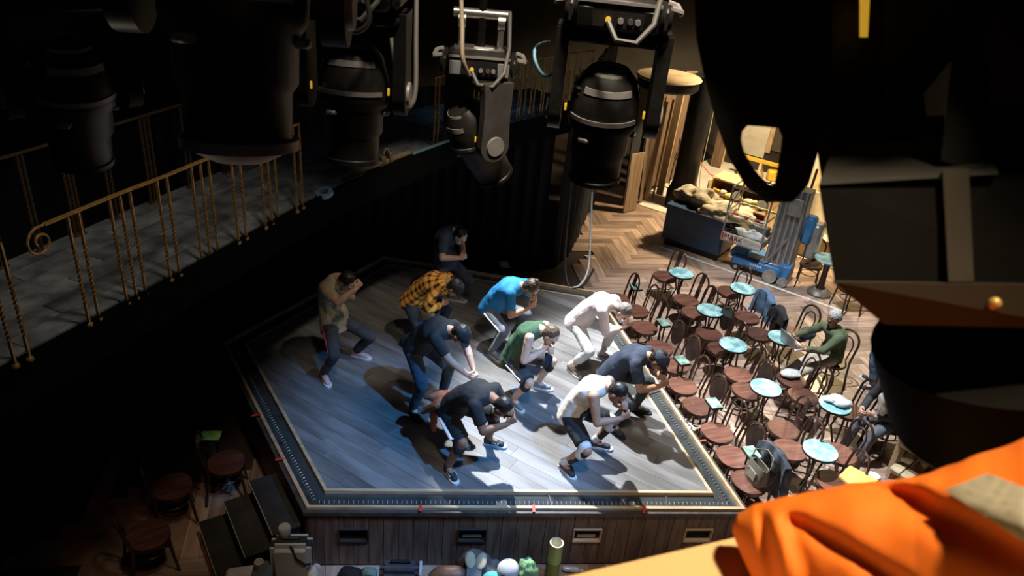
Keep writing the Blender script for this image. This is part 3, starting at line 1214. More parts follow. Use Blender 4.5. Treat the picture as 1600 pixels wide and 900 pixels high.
def person(d, z0=STAGE_Z):
    y = R(d['y'])
    f = V((math.cos(y), math.sin(y), 0))
    l = V((-f.y, f.x, 0))
    u = V((0, 0, 1))
    if 'O' in d:
        O = d['O']
    else:
        fr_, fl_ = at(*d['fr'], z0 + 0.05), at(*d['fl'], z0 + 0.05)
        O = (fr_ + fl_) / 2

    def pl(p, s):
        r = ray(*p)
        return CAM + r * ((O + l * s - CAM).dot(l) / r.dot(l))
    P, N, Hc = pl(d['pe'], 0), pl(d['ne'], 0), pl(d['he'], 0)
    s = (N - P)
    tl = s.length
    s.normalize()
    if tl > 0.62:
        N = P + s * 0.62
        tl = 0.62
    front = l.cross(s)
    hd = Hc - N
    Hc = N + hd.normalized() * max(0.175, min(hd.length, 0.215))
    sc_l = d.get('legs', 1.0)
    o0 = V((O.x, O.y, z0))
    root = thing('person', d['label'], 'person', o0)
    bm = MB()
    back = -front
    curv = d.get('curv', 0.075)
    W = P.lerp(N, 0.36) + back * curv * 0.9
    Cc = P.lerp(N, 0.72) + back * curv * 0.8
    B = N - s * 0.02
    Ssh = N - s * 0.065
    # torso
    def torso(mb, g, top=True, wsc=1.0, hem=None):
        mb.rcone(P - s * 0.03, P + s * 0.06, 0.158 * wsc + g, 0.155 * wsc + g, l, 0.72)
        mb.rcone(P + s * 0.05, W, 0.150 * wsc + g, 0.140 * wsc + g, l, 0.70)
        mb.rcone(W, Cc, 0.140 * wsc + g, 0.165 * wsc + g, l, 0.70)
        if top:
            mb.rcone(Cc, Ssh, 0.165 * wsc + g, 0.145 * wsc + g, l, 0.62)
        if hem is not None:
            mb.rcone(W, P - s * hem, 0.15 + g, 0.175 + g, l, 0.74, flat1=True)
    torso(bm, 0)
    bm.rcone(Ssh, N + (Hc - N) * 0.15, 0.12, 0.058, l, 0.75)
    bm.rcone(N - s * 0.02, N + (Hc - N) * 0.55, 0.060, 0.054)
    # head
    pit = R(d.get('look', 50))
    hy = R(d.get('hyaw', 0))
    fh = f * math.cos(hy) + l * math.sin(hy)
    lh = V((-fh.y, fh.x, 0))
    fd = fh * math.cos(pit) - u * math.sin(pit)
    ud = fd.cross(lh)
    if ud.dot(u * math.cos(pit) + fh * math.sin(pit)) < 0:
        ud = -ud
    bm.ell(Hc + ud * 0.025 - fd * 0.012, (lh * 0.077, fd * 0.097, ud * 0.092))
    bm.ell(Hc - ud * 0.045 + fd * 0.028, (lh * 0.060, fd * 0.066, ud * 0.078))
    bm.ell(Hc - ud * 0.098 + fd * 0.062, (lh * 0.030, fd * 0.028, ud * 0.024), 10, 6)     # chin
    bm.rcone(Hc + ud * 0.012 + fd * 0.086, Hc - ud * 0.030 + fd * 0.108, 0.010, 0.016, seg=8)  # nose
    bm.ell(Hc - ud * 0.062 + fd * 0.090, (lh * 0.026, fd * 0.012, ud * 0.011), 8, 6)       # lips
    bm.rcone(Hc + ud * 0.026 + fd * 0.083 - lh * 0.03, Hc + ud * 0.026 + fd * 0.083 + lh * 0.03, 0.012, 0.012, seg=8)  # brow
    for q in (-1, 1):
        bm.ell(Hc - fd * 0.008 + lh * (0.079 * q) - ud * 0.012, (lh * 0.011, fd * 0.019, ud * 0.032), 8, 6)
    # arms
    arms = {}
    ua, fa = d.get('arm', (0.29, 0.255))
    for q, key in ((-1, 'hr'), (1, 'hl')):
        Sh = Ssh + l * (0.178 * q) + front * 0.02
        hp = d[key]
        Wr = pl(hp, d.get('hs', 0.055) * q) if not isinstance(hp, V) else hp
        hint = d.get('elb', V((0, 0, 0)))
        E_ = -u * 1.0 + l * (0.55 * q) - f * 0.15
        if isinstance(hint, dict) and key in hint:
            hh = hint[key]
            E_ = f * hh[0] + l * (hh[1] * q) + u * hh[2]
        dv = Wr - Sh
        if dv.length > (ua + fa) * 0.99:
            Wr = Sh + dv.normalized() * (ua + fa) * 0.99
        El = ik(Sh, Wr, ua, fa, E_)
        arms[q] = (Sh, El, Wr)
        bm.rcone(Sh, El, 0.060, 0.044)
        bm.ell(Sh.lerp(El, 0.25), (l * 0.062, front * 0.062, u * 0.062), 10, 6)
        bm.rcone(El, El.lerp(Wr, 0.35), 0.044, 0.047)
        bm.rcone(El.lerp(Wr, 0.35), Wr, 0.045, 0.029)
        a = (Wr - El).normalized()
        a = (a + (Hc - Wr).normalized() * d.get('wrist', 0.3)).normalized()
        sd = (u - a * u.dot(a))
        if sd.length < 0.3:
            sd = -f
        hand(bm, Wr, a, sd, d.get('curl', 1.25), q * d.get('palm', 1))
    # legs
    legs = {}
    for q, key in ((-1, 'fr'), (1, 'fl')):
        Hp = P + l * (0.092 * q) - s * 0.02
        if isinstance(d[key], V):
            fc = d[key]
        else:
            fc = at(*d[key], z0 + 0.05)
        yaw = y + R(d.get('toe', 22) * q)
        fdir = V((math.cos(yaw), math.sin(yaw), 0))
        An = V((fc.x, fc.y, z0 + d.get('anz', 0.085))) - fdir * 0.05
        kh = f * 1.0 + l * (0.38 * q) + u * 0.35
        if 'knee' in d:
            kh = f * d['knee'][0] + l * (d['knee'][1] * q) + u * d['knee'][2]
        Kn = ik(Hp, An, 0.435 * sc_l, 0.415 * sc_l, kh)
        legs[q] = (Hp, Kn, An, fdir)
        bm.rcone(Hp, Kn, 0.086, 0.056)
        bm.rcone(Kn, Kn.lerp(An, 0.3) - (f * 0.012), 0.055, 0.056)
        bm.rcone(Kn.lerp(An, 0.3) - (f * 0.012), An, 0.055, 0.038)
        bm.rcone(An, An + fdir * 0.13 - u * 0.045, 0.036, 0.030)
    me = baked(bm, 0.0075, 2, 0.45)
    me.transform(Matrix.Translation(-o0))
    skin = d['skin']
    link('body', me, skin, root)
    for q in (-1, 1):
        part('eye', MB().ell(Hc + fd * 0.086 + lh * (0.031 * q) + ud * 0.002 - o0, (lh * 0.013, fd * 0.009, ud * 0.008), 8, 6), mat('eye_dark', (0.05, 0.03, 0.025), 0.2), root)
    # ---- clothes
    sd_ = d.get('seed', 1.0)
    top = MB()
    kind = d['top']
    tm = d['topm']
    if kind == 'tank':
        torso(top, 0.024, True, 1.0, d.get('hem', 0.08))
        top.rcone(Ssh - l * 0.09, Ssh + l * 0.09, 0.066, 0.066)
        top.rcone(Cc, Ssh, 0.155, 0.13, l, 0.72)
    else:
        torso(top, 0.030, True, 1.03, d.get('hem', 0.08))
        top.rcone(Ssh - l * 0.12, Ssh + l * 0.12, 0.078, 0.078)
        for q in (-1, 1):
            Sh, El, Wr = arms[q]
            if kind == 'tshirt':
                e = Sh.lerp(El, 0.72)
                top.rcone(Sh, e, 0.074, 0.070, flat1=True)
            else:
                top.rcone(Sh, El, 0.074, 0.058)
                e = El.lerp(Wr, d.get('sleeve', 0.9))
                top.rcone(El, e, 0.058, 0.046, flat1=True)
    o = garment('shirt', top, tm, root, o0, 0.012, 4, d.get('topamp', 0.007), 8, sd_, uv=(P, l, s, front) if d.get('plaid') else None, label=d.get('toplabel'))
    bot = MB()
    bm_ = d['botm']
    bk = d['bot']
    bot.rcone(P - s * 0.05, P + s * 0.07, 0.172, 0.168, l, 0.76)
    for q in (-1, 1):
        Hp, Kn, An, fdir = legs[q]
        if bk == 'pants':
            bot.rcone(Hp, Kn, 0.103, 0.072)
            bot.rcone(Kn, An + u * 0.01, 0.072, 0.056, flat1=True)
        elif bk == 'capri':
            bot.rcone(Hp, Kn, 0.100, 0.070)
            bot.rcone(Kn, Kn.lerp(An, 0.62), 0.070, 0.060, flat1=True)
        else:
            e = Hp.lerp(Kn, d.get('short', 0.86))
            bot.rcone(Hp, e, 0.106, 0.094, flat1=True)
    pn = garment('trousers' if bk != 'shorts' else 'shorts', bot, bm_, root, o0, 0.012, 4, 0.007, 10, sd_ + 3)
    if d.get('stripe'):
        for q in (-1, 1):
            Hp, Kn, An, fdir = legs[q]
            t = (Kn - Hp).normalized()
            out = (l * q - t * (l * q).dot(t)).normalized()
            mb = MB()
            e = 0.84 if bk == 'shorts' else 0.95
            mb.rcone(Hp.lerp(Kn, 0.15) + out * 0.098 - o0, Hp.lerp(Kn, e) + out * (0.092 if bk == 'shorts' else 0.07) - o0, d.get('stripew', 0.02), d.get('stripew', 0.02), f, 0.45)
            if bk == 'pants':
                mb.rcone(Kn + out * 0.07 - o0, An + out * 0.05 - o0, d.get('stripew', 0.02), d.get('stripew', 0.02), f, 0.4)
            part('side_stripe', mb, d['stripe'], pn)
    if d.get('pads'):
        for q in (-1, 1):
            Hp, Kn, An, fdir = legs[q]
            mb = MB()
            mb.rcone(Kn.lerp(Hp, 0.12), Kn.lerp(An, 0.26), 0.072, 0.068)
            garment('knee_pad', mb, d['pads'], root, o0, 0.012, 2, 0.004, 12, sd_)
    if d.get('leggings'):
        for q in (-1, 1):
            Hp, Kn, An, fdir = legs[q]
            mb = MB()
            mb.rcone(Kn.lerp(An, 0.1), An + (Kn - An).normalized() * 0.10, 0.062, 0.046)
            garment('legging', mb, d['leggings'], root, o0, 0.012, 2, 0.003, 12, sd_)
    for q in (-1, 1):
        Hp, Kn, An, fdir = legs[q]
        if d.get('socks'):
            part('sock', MB().rcone(An + u * 0.02 - o0, An + (Kn - An).normalized() * 0.10 - o0, 0.046, 0.048, flat1=True), d['socks'], root)
        shoe(root, o0, An, fdir, z0 + d.get('anz', 0.085) - 0.085, d['shoe'], d['sole'], d.get('accent'))
    if d.get('waist'):
        mb = MB()
        mb.rcone(P + s * 0.03, P - s * 0.02, 0.19, 0.19, l, 0.78, True, True)
        q = P + back * 0.12 - s * 0.03
        mb.rcone(q + l * 0.05, q - s * 0.20 + back * 0.14 - u * 0.03, 0.12, 0.09, l, 0.45)
        mb.rcone(q - l * 0.08, q - s * 0.22 - l * 0.10 + back * 0.06 - u * 0.10, 0.11, 0.07, l, 0.45)
        mb.rcone(q - l * 0.12 - s * 0.1, q - l * 0.15 - u * 0.38 + back * 0.04, 0.05, 0.026)
        garment('tied_shirt', mb, d['waist'], root, o0, 0.012, 3, 0.012, 12, sd_, label='rust brown shirt tied around the waist')
    # ---- hair, caps
    hk = d.get('hair')
    if hk:
        mb = MB()
        g = d.get('hairg', 1.0)
        mb.ell(Hc + ud * 0.036 - fd * 0.028, (lh * 0.085 * g, fd * 0.094 * g, ud * 0.094 * g), 18, 12)
        mb.ell(Hc - ud * 0.02 - fd * 0.06, (lh * 0.072 * g, fd * 0.055 * g, ud * 0.075 * g), 14, 9)
        if d.get('bun'):
            mb.ell(Hc + ud * 0.135 - fd * 0.055, (lh * 0.032, fd * 0.032, ud * 0.034), 12, 8)
            mb.ell(Hc + ud * 0.115 - fd * 0.045, (lh * 0.026, fd * 0.026, ud * 0.026), 12, 8)
        ho = garment('hair', mb, hk, root, o0, 0.008, 1, d.get('hairn', 0.005), 45, sd_)
    if d.get('cap'):
        mb = MB()
        c = Hc + ud * 0.045 - fd * 0.012
        mb.ell(c, (lh * 0.092, fd * 0.11, ud * 0.085), 20, 12)
        mb.rcone(c - ud * 0.012, c - ud * 0.02, 0.091, 0.092, fd, 0.9)
        co = garment('cap', mb, d['cap'], root, o0, 0.008, 2, 0.001, 10, sd_)
        bb = -1.0 if d.get('capback') else 1.0
        mb = MB()
        n = 12
        b_, t_ = [], []
        for k in range(n + 1):
            a = -math.pi / 2 + math.pi * k / n
            p = c - ud * (0.022 + 0.012 * math.cos(a)) + fd * bb * (0.075 + 0.095 * math.cos(a)) + lh * (0.082 * math.sin(a))
            b_.append(p - ud * 0.003 - o0)
            t_.append(p + ud * 0.003 - o0)
        part('brim', MB().prism(b_, t_), d['cap'], co)
        if d.get('badge'):
            part('badge', MB().box(c + fd * 0.108 * bb + ud * 0.02 - o0, (0.05, 0.012, 0.035), Matrix.Rotation(math.atan2(fh.y, fh.x) + R(90), 3, 'Z')), d['badge'], co)
    return dict(P=P, N=N, H=Hc, arms=arms, legs=legs, root=root, o0=o0, f=f, l=l, u=u, fd=fd, ud=ud, lh=lh, s=s, front=front)


BLK = mat('black_cotton', (0.022, 0.024, 0.028), 0.85, c2=(0.012, 0.013, 0.016))
NAVY = mat('navy_cotton', (0.045, 0.062, 0.10), 0.85, c2=(0.028, 0.038, 0.065))
DKGREY = mat('charcoal_cotton', (0.06, 0.065, 0.075), 0.85, c2=(0.04, 0.042, 0.05))
BLUET = mat('bright_blue_cotton', (0.015, 0.23, 0.52), 0.8, c2=(0.01, 0.16, 0.40))
GREENT = mat('olive_green_cotton', (0.055, 0.125, 0.062), 0.85, c2=(0.035, 0.085, 0.04))
KHAKI = mat('khaki_tan_cotton', (0.50, 0.42, 0.28), 0.9, c2=(0.38, 0.31, 0.20))
PINKW = mat('pinkish_white_cotton', (0.84, 0.78, 0.80), 0.9, c2=(0.70, 0.58, 0.60), scale=3)
IVORY = mat('ivory_cotton', (0.84, 0.78, 0.71), 0.9, c2=(0.72, 0.66, 0.60))
JEAN = mat('blue_denim', (0.10, 0.17, 0.28), 0.9, c2=(0.06, 0.10, 0.18), scale=20)
DJEAN = mat('dark_jeans', (0.05, 0.075, 0.11), 0.9, c2=(0.03, 0.045, 0.07), scale=14)
BEIGE = mat('beige_chino', (0.62, 0.56, 0.48), 0.9, c2=(0.50, 0.44, 0.37))
RUST = mat('rust_cotton', (0.46, 0.15, 0.08), 0.9, c2=(0.32, 0.10, 0.055))
GREYTR = mat('grey_track', (0.16, 0.18, 0.22), 0.8, c2=(0.10, 0.115, 0.14))
SHOEB = mat('black_trainer', (0.03, 0.035, 0.04), 0.6)
SHOEG = mat('grey_trainer', (0.22, 0.24, 0.25), 0.6)
SHOEP = mat('coral_trainer', (0.75, 0.25, 0.22), 0.6, c2=(0.7, 0.55, 0.52))
SOLEW = mat('white_rubber', (0.80, 0.80, 0.80), 0.6)
HAIRB = mat('black_hair', (0.018, 0.014, 0.012), 0.5, c2=(0.008, 0.006, 0.006), scale=60)
HAIRBR = mat('brown_hair', (0.17, 0.10, 0.055), 0.55, c2=(0.07, 0.042, 0.025), scale=50)
HAIRDK = mat('dark_brown_hair', (0.07, 0.045, 0.03), 0.5, c2=(0.03, 0.02, 0.014), scale=50)
HAIRG = mat('grey_hair', (0.62, 0.61, 0.60), 0.6, c2=(0.38, 0.37, 0.36), scale=50)
HAIRSG = mat('salt_pepper_hair', (0.26, 0.23, 0.21), 0.6, c2=(0.10, 0.085, 0.075), scale=50)
REDSTR = mat('red_stripe', (0.75, 0.08, 0.12), 0.7)
PLAID = mat_plaid()

dancers = [
    dict(y=-35, fr=(508, 590), fl=(562, 553), pe=(524, 500), ne=(524, 434), he=(543, 440), hr=(555, 452), hl=(538, 456), look=45, label='dancer in a loose khaki tan t-shirt at the dark left stage edge, fists raised',
         skin=SKIN[0], top='tshirt', topm=KHAKI, bot='pants', botm=DKGREY, shoe=SHOEP, sole=SOLEW, hair=HAIRB, hairg=1.06, stripe=REDSTR, stripew=0.012, hem=0.14, seed=1, elb={'hr': (0.3, 0.9, -0.9)}),
    dict(y=-22, fr=(634, 538), fl=(690, 522), pe=(647, 468), ne=(694, 437), he=(707, 447), hr=(690, 476), hl=(684, 457), look=55, label='dancer bent over in a yellow and black checked shirt and black cap',
         skin=SKIN[1], top='long', topm=PLAID, plaid=True, bot='pants', botm=DJEAN, shoe=SHOEB, sole=RUBBER, hair=HAIRB, cap=BLK, capback=False, seed=2, sleeve=0.85, hem=0.1, toplabel='yellow and black checked shirt'),
    dict(y=-30, fr=(648, 645), fl=(698, 618), pe=(654, 540), ne=(699, 513), he=(720, 523), hr=(732, 588), hl=(741, 580), look=55, label='dancer in a black t-shirt and black cap with arms hanging low and crossed',
         skin=SKIN[0], top='tshirt', topm=BLK, bot='pants', botm=DJEAN, shoe=SHOEB, sole=RUBBER, hair=HAIRB, cap=BLK, seed=3, curl=0.9, hem=0.05, elb={'hr': (-0.4, 0.9, -0.7), 'hl': (0.3, 0.6, -0.2)}),
    dict(y=-32, fr=(703, 738), fl=(770, 690), pe=(708, 637), ne=(763, 615), he=(786, 637), hr=(792, 663), hl=(801, 645), look=60, label='crouching dancer in a black sleeveless shirt with a rust shirt tied round the waist',
         skin=SKIN[3], top='tshirt', topm=BLK, bot='shorts', botm=BLK, shoe=SHOEB, sole=SOLEW, accent=SOLEW, hair=HAIRB, hairn=0.003, stripe=SOLEW, stripew=0.028, waist=RUST, pads=BLK, seed=4, hem=0.04),
    dict(y=-30, fr=(772, 553), fl=(808, 528), pe=(770, 478), ne=(812, 445), he=(829, 450), hr=(826, 481), hl=(836, 469), look=50, label='dancer in a bright blue t-shirt and grey track trousers with hair in a bun',
         skin=SKIN[1], top='tshirt', topm=BLUET, bot='pants', botm=GREYTR, shoe=SHOEG, sole=SOLEW, hair=HAIRDK, hairg=1.06, bun=True, stripe=SOLEW, stripew=0.014, seed=5),
    dict(y=-30, fr=(806, 630), fl=(845, 602), pe=(805, 556), ne=(842, 511), he=(858, 522), hr=(848, 548), hl=(862, 547), look=50, label='dancer in a green tank top and black shorts with knee pads, hands at the face',
         skin=SKIN[4], top='tank', topm=GREENT, bot='shorts', botm=DKGREY, shoe=SHOEG, sole=SOLEW, hair=HAIRBR, stripe=SOLEW, stripew=0.014, pads=BLK, seed=6, short=0.9),
    dict(y=-30, fr=(895, 578), fl=(945, 556), pe=(907, 500), ne=(955, 471), he=(974, 487), hr=(977, 510), hl=(985, 501), look=60, label='dancer in a white long-sleeved top and pale trousers beside the far chairs',
         skin=SKIN[4], top='long', topm=PINKW, bot='capri', botm=mat('pale_grey_jogger', (0.66, 0.69, 0.70), 0.9, c2=(0.55, 0.58, 0.60)), shoe=SHOEG, sole=SOLEW, hair=HAIRSG, socks=WHITEC, seed=7, sleeve=0.72, hem=0.12),
    dict(y=-30, fr=(962, 670), fl=(998, 638), pe=(956, 585), ne=(1008, 553), he=(1028, 562), hr=(1032, 603), hl=(1034, 588), look=50, label='dancer in a navy t-shirt and navy cap leaning out over the right stage edge',
         skin=SKIN[1], top='tshirt', topm=NAVY, bot='pants', botm=DKGREY, shoe=SHOEB, sole=RUBBER, hair=HAIRB, cap=NAVY, badge=mat('pale_badge', (0.5, 0.6, 0.75), 0.6), seed=8, elb={'hr': (0.5, 0.3, -1.0)}),
    dict(y=-30, fr=(885, 732), fl=(936, 694), pe=(898, 643), ne=(943, 600), he=(965, 614), hr=(970, 654), hl=(976, 635), look=58, label='dancer in an ivory sleeveless top, black shorts and white knee pad near the front edge',
         skin=SKIN[1], top='tank', topm=IVORY, bot='shorts', botm=BLK, shoe=SHOEB, sole=SOLEW, hair=HAIRB, hairn=0.003, hairg=0.98, pads=WHITEC, leggings=BLK, socks=WHITEC, seed=9, hem=0.1, short=0.8),
    dict(y=-30, fr=(668, 482), fl=(713, 465), pe=(697, 408), ne=(704, 357), he=(719, 369), hr=(718, 403), hl=(724, 399), look=45, label='dancer in a dark navy t-shirt standing in shadow behind the checked shirt',
         skin=SKIN[0], top='tshirt', topm=NAVY, bot='pants', botm=DKGREY, shoe=SHOEG, sole=SOLEW, hair=HAIRB, seed=10, elb={'hr': (-0.3, 0.8, -0.8)}),
]
for d in dancers:
    person(d)

# seated man with a laptop
seat = at(1302, 562, 0.46)
my = 200
mf = V((math.cos(R(my)), math.sin(R(my)), 0))
ml = V((-mf.y, mf.x, 0))
man_O = V((seat.x, seat.y, 0))
lap = at(1237, 538, 0.735)
man = person(dict(y=my, O=man_O, pe=(1298, 552), ne=(1302, 512), he=(1303, 497), look=35, label='seated grey-haired man in a green shirt and beige trousers using a laptop',
                  hr=V((lap.x + 0.10, lap.y + 0.22, 0.78)), hl=V((lap.x + 0.16, lap.y - 0.10, 0.73)),
                  fr=V((seat.x, seat.y, 0)) + mf * 0.92 - ml * 0.12, fl=V((seat.x, seat.y, 0)) + mf * 1.0 + ml * 0.04, knee=(0.3, 0.15, 1.0),
                  skin=SKIN[1], top='long', topm=mat('moss_green_shirt', (0.13, 0.17, 0.09), 0.85, c2=(0.085, 0.115, 0.06)), bot='pants', botm=BEIGE, shoe=mat('brown_leather_shoe', (0.06, 0.04, 0.03), 0.5), sole=RUBBER,
                  hair=HAIRG, hairg=1.05, hairn=0.008, curl=0.6, seed=11, elb={'hr': (-0.5, 0.6, -0.6), 'hl': (-0.4, 0.8, -0.8)}, toe=8), 0.0)

# standing person in jeans behind the big lamp
g = at(1357, 607, 0.03)
sy = 165
sf = V((math.cos(R(sy)), math.sin(R(sy)), 0))
sl = V((-sf.y, sf.x, 0))
fo = V((g.x, g.y, 0)) + sl * 0.0
so = fo - sl * 0.14 - sf * 0.05
pp = proj(so + V((0, 0, 0.93)))
pn_ = proj(so + V((0, 0, 1.46)) + sf * 0.02)
ph_ = proj(so + V((0, 0, 1.64)) + sf * 0.05)
person(dict(y=sy, O=so, pe=pp[:2], ne=pn_[:2], he=ph_[:2], look=15, label='standing person in tight blue jeans and dark trainers, mostly behind the big lamp',
            hr=so - sl * 0.26 + sf * 0.08 + V((0, 0, 0.88)), hl=so + sl * 0.26 + sf * 0.08 + V((0, 0, 0.88)),
            fr=so - sl * 0.13, fl=fo, skin=SKIN[0], top='long', topm=NAVY, bot='pants', botm=JEAN, shoe=SHOEB, sole=SOLEW, hair=HAIRDK, curl=0.5, wrist=0.0, seed=12, knee=(1, 0.05, 0.1)), 0.0)

# seated person in a dark jacket, head behind the big lamp
seat2 = at(1390, 660, 0.46)
s2y = 205
s2f = V((math.cos(R(s2y)), math.sin(R(s2y)), 0))
s2l = V((-s2f.y, s2f.x, 0))
b2 = V((seat2.x, seat2.y, 0))
q1, q2, q3 = proj(b2 + V((0, 0, 0.56))), proj(b2 + V((0, 0, 1.06)) + s2f * 0.12), proj(b2 + V((0, 0, 1.22)) + s2f * 0.24)
hnd = at(1362, 652, 0.62)
person(dict(y=s2y, O=b2, pe=q1[:2], ne=q2[:2], he=q3[:2], look=45, label='seated person in a dark jacket and grey trousers, half hidden by the big lamp',
            hr=b2 + s2f * 0.42 - s2l * 0.16 + V((0, 0, 0.66)), hl=V((hnd.x + 0.05, hnd.y, 0.64)), fr=b2 + s2f * 0.62 - s2l * 0.12, fl=b2 + s2f * 0.60 + s2l * 0.14, knee=(0.4, 0.1, 1.0),
            skin=SKIN[4], top='long', topm=DKGREY, bot='pants', botm=GREYTR, shoe=SHOEB, sole=RUBBER, hair=HAIRDK, curl=0.9, seed=13, toe=8), 0.0)
chair('loop', b2, R(s2y), 'chair under the seated person in the dark jacket', GB)


# ================================================================== SOFT THINGS
def blob(mb, c, ax, seed, amp=0.12, sc=3.0, seg=30, rings=20, flat=None):
    """lumpy cloth heap"""
    n0 = len(mb.v)
    mb.ell(c, ax, seg, rings)
    c = V(c)
    for i in range(n0, len(mb.v)):
        p = V(mb.v[i])
        d = p - c
        k = 1 + amp * (1.6 * nz3(p, sc, seed) + nz3(p, sc * 2.4, seed + 1) + 0.5 * nz3(p, sc * 5, seed + 2))
        p = c + d * k
        if flat is not None and p.z < flat:
            p.z = flat
        mb.v[i] = tuple(p)
    return mb


def sheet(fn, nu, nv, thick=0.008):
    """double-skinned cloth from fn(u,v)->Vector"""
    P = [[fn(i / nu, j / nv) for j in range(nv + 1)] for i in range(nu + 1)]
    vs, fs = [], []
    for i in range(nu + 1):
        for j in range(nv + 1):
            a = P[min(i + 1, nu)][j] - P[max(i - 1, 0)][j]
            b = P[i][min(j + 1, nv)] - P[i][max(j - 1, 0)]
            nn = a.cross(b)
            nn = nn.normalized() if nn.length > 1e-9 else V((0, 0, 1))
            vs.append(P[i][j] + nn * thick / 2)
            vs.append(P[i][j] - nn * thick / 2)
    W_ = nv + 1

    def ix(i, j, k):
        return 2 * (i * W_ + j) + k
    for i in range(nu):
        for j in range(nv):
            fs.append((ix(i, j, 0), ix(i + 1, j, 0), ix(i + 1, j + 1, 0), ix(i, j + 1, 0)))
            fs.append((ix(i, j, 1), ix(i, j + 1, 1), ix(i + 1, j + 1, 1), ix(i + 1, j, 1)))
    for i in range(nu):
        fs.append((ix(i, 0, 0), ix(i, 0, 1), ix(i + 1, 0, 1), ix(i + 1, 0, 0)))
        fs.append((ix(i, nv, 0), ix(i + 1, nv, 0), ix(i + 1, nv, 1), ix(i, nv, 1)))
    for j in range(nv):
        fs.append((ix(0, j, 0), ix(0, j + 1, 0), ix(0, j + 1, 1), ix(0, j, 1)))
        fs.append((ix(nu, j, 0), ix(nu, j, 1), ix(nu, j + 1, 1), ix(nu, j + 1, 0)))
    return MB().add(vs, fs)


def hung_coat(px, py, dy, m, label, name, seed, wd=0.44, front=0.30, backl=0.62, flare=1.2, lining=None):
    """coat over the back of the chair whose seat centre is at pixel px,py"""
    s = at(px, py, 0.46)
    yaw = ROWYAW + R(dy)
    fx = V((math.cos(yaw), math.sin(yaw), 0))
    ly = V((-fx.y, fx.x, 0))
    top = V((s.x, s.y, 0.925)) - fx * 0.255
    tot = front + backl

    def fn(u, v):
        t = v * tot
        w_ = wd * (1 + (flare - 1) * abs(t - front) / backl)
        a = (u - 0.5) * w_
        fold = 0.022 * math.sin(u * 17 + seed) * min(1, abs(t - front) * 5) + 0.025 * nz3((u * 3, v * 2, seed), 1.4)
        drop = 0.10 * (abs(u - 0.5) * 2) ** 2.2
        if t < front:
            p = top + fx * (0.025 + 0.02 + fold) + V((0, 0, -(front - t) - drop))
        else:
            p = top - fx * (0.025 + 0.05 * (t - front) + fold) + V((0, 0, -(t - front) - drop))
        k = max(0, 1 - abs(t - front) / 0.05)
        p += V((0, 0, 0.012 * k))
        return p + ly * a
    o = solo(name, sheet(fn, 26, 24, 0.014), m, label, 'jacket', smooth=80)
    return o


DENIM = mat('washed_denim', (0.13, 0.24, 0.38), 0.9, c2=(0.045, 0.085, 0.15), scale=7, detail=6)
hung_coat(1168, 495, 2, DENIM, 'blue denim jacket hung over a chair back behind the laptop table', 'denim_jacket', 1.0, 0.46, 0.42, 0.45)
hung_coat(1187, 521, -2, mat('black_coat', (0.025, 0.026, 0.033), 0.85), 'black coat hung over the chair beside the denim jacket', 'black_coat', 2.0, 0.40, 0.2, 0.5)
QUILT = mat('slate_puffer', (0.10, 0.115, 0.15), 0.6, c2=(0.045, 0.05, 0.065), scale=9)
hung_coat(1172, 752, 6, QUILT, 'slate grey padded jacket hung behind the khaki handbag', 'padded_jacket', 3.0, 0.5, 0.25, 0.7, 1.35)
s = at(1262, 524, 0.52)
solo('blue_bag', blob(MB(), (s.x, s.y, 0.55), (V((0.13, 0, 0)), V((0, 0.11, 0)), V((0, 0, 0.10))), 4, 0.12, 5, flat=0.465), mat('dark_blue_bag', (0.06, 0.09, 0.15), 0.8), 'dark blue soft bag on the chair behind the laptop man', 'bag', smooth=80)

# khaki handbag
s = at(1172, 752, 0.46)
hb = thing('handbag', 'open khaki leather handbag with a flap pocket on the corner chair', 'bag', (s.x + 0.06, s.y + 0.02, 0.465), R(200))
KH = mat('khaki_leather', (0.17, 0.155, 0.115), 0.5, c2=(0.12, 0.11, 0.085), scale=12)
bb = MB()
n = 20
for k in range(n):
    pass
prof = [(0.155, 0.075, 0.0), (0.17, 0.085, 0.06), (0.165, 0.07, 0.18), (0.16, 0.05, 0.26)]
vs, fs = [], []
for rx, ry, z in prof + [(0.152, 0.042, 0.258), (0.15, 0.05, 0.10)]:
    for k in range(24):
        a = 2 * math.pi * k / 24
        vs.append(V((ry * math.copysign(abs(math.cos(a)) ** 0.7, math.cos(a)), rx * math.copysign(abs(math.sin(a)) ** 0.7, math.sin(a)), z)))
for i in range(5):
    for k in range(24):
        q = (k + 1) % 24
        fs.append((i * 24 + k, i * 24 + q, (i + 1) * 24 + q, (i + 1) * 24 + k))
fs += [tuple(reversed(range(24))), tuple(range(120, 144))]
part('bag_body', MB().add(vs, fs), KH, hb, 60)
part('flap_pocket', MB().bev((0.083, 0.0, 0.12), (0.014, 0.16, 0.12), 0.006, Matrix.Rotation(-0.12, 3, 'Y')), mat('khaki_leather_light', (0.26, 0.235, 0.18), 0.5), hb)
for sgn in (-1, 1):
    part('stud', MB().ell((0.09, 0.07 * sgn, 0.17), (V((0.008, 0, 0)), V((0, 0.008, 0)), V((0, 0, 0.008))), 8, 6), SILVER, hb)
part('strap', MB().tube([(0.0, -0.15, 0.25), (-0.03, -0.17, 0.33), (-0.10, -0.05, 0.40), (-0.10, 0.08, 0.38), (-0.02, 0.16, 0.30), (0.0, 0.15, 0.25)], 0.008, 6), KH, hb, 60)

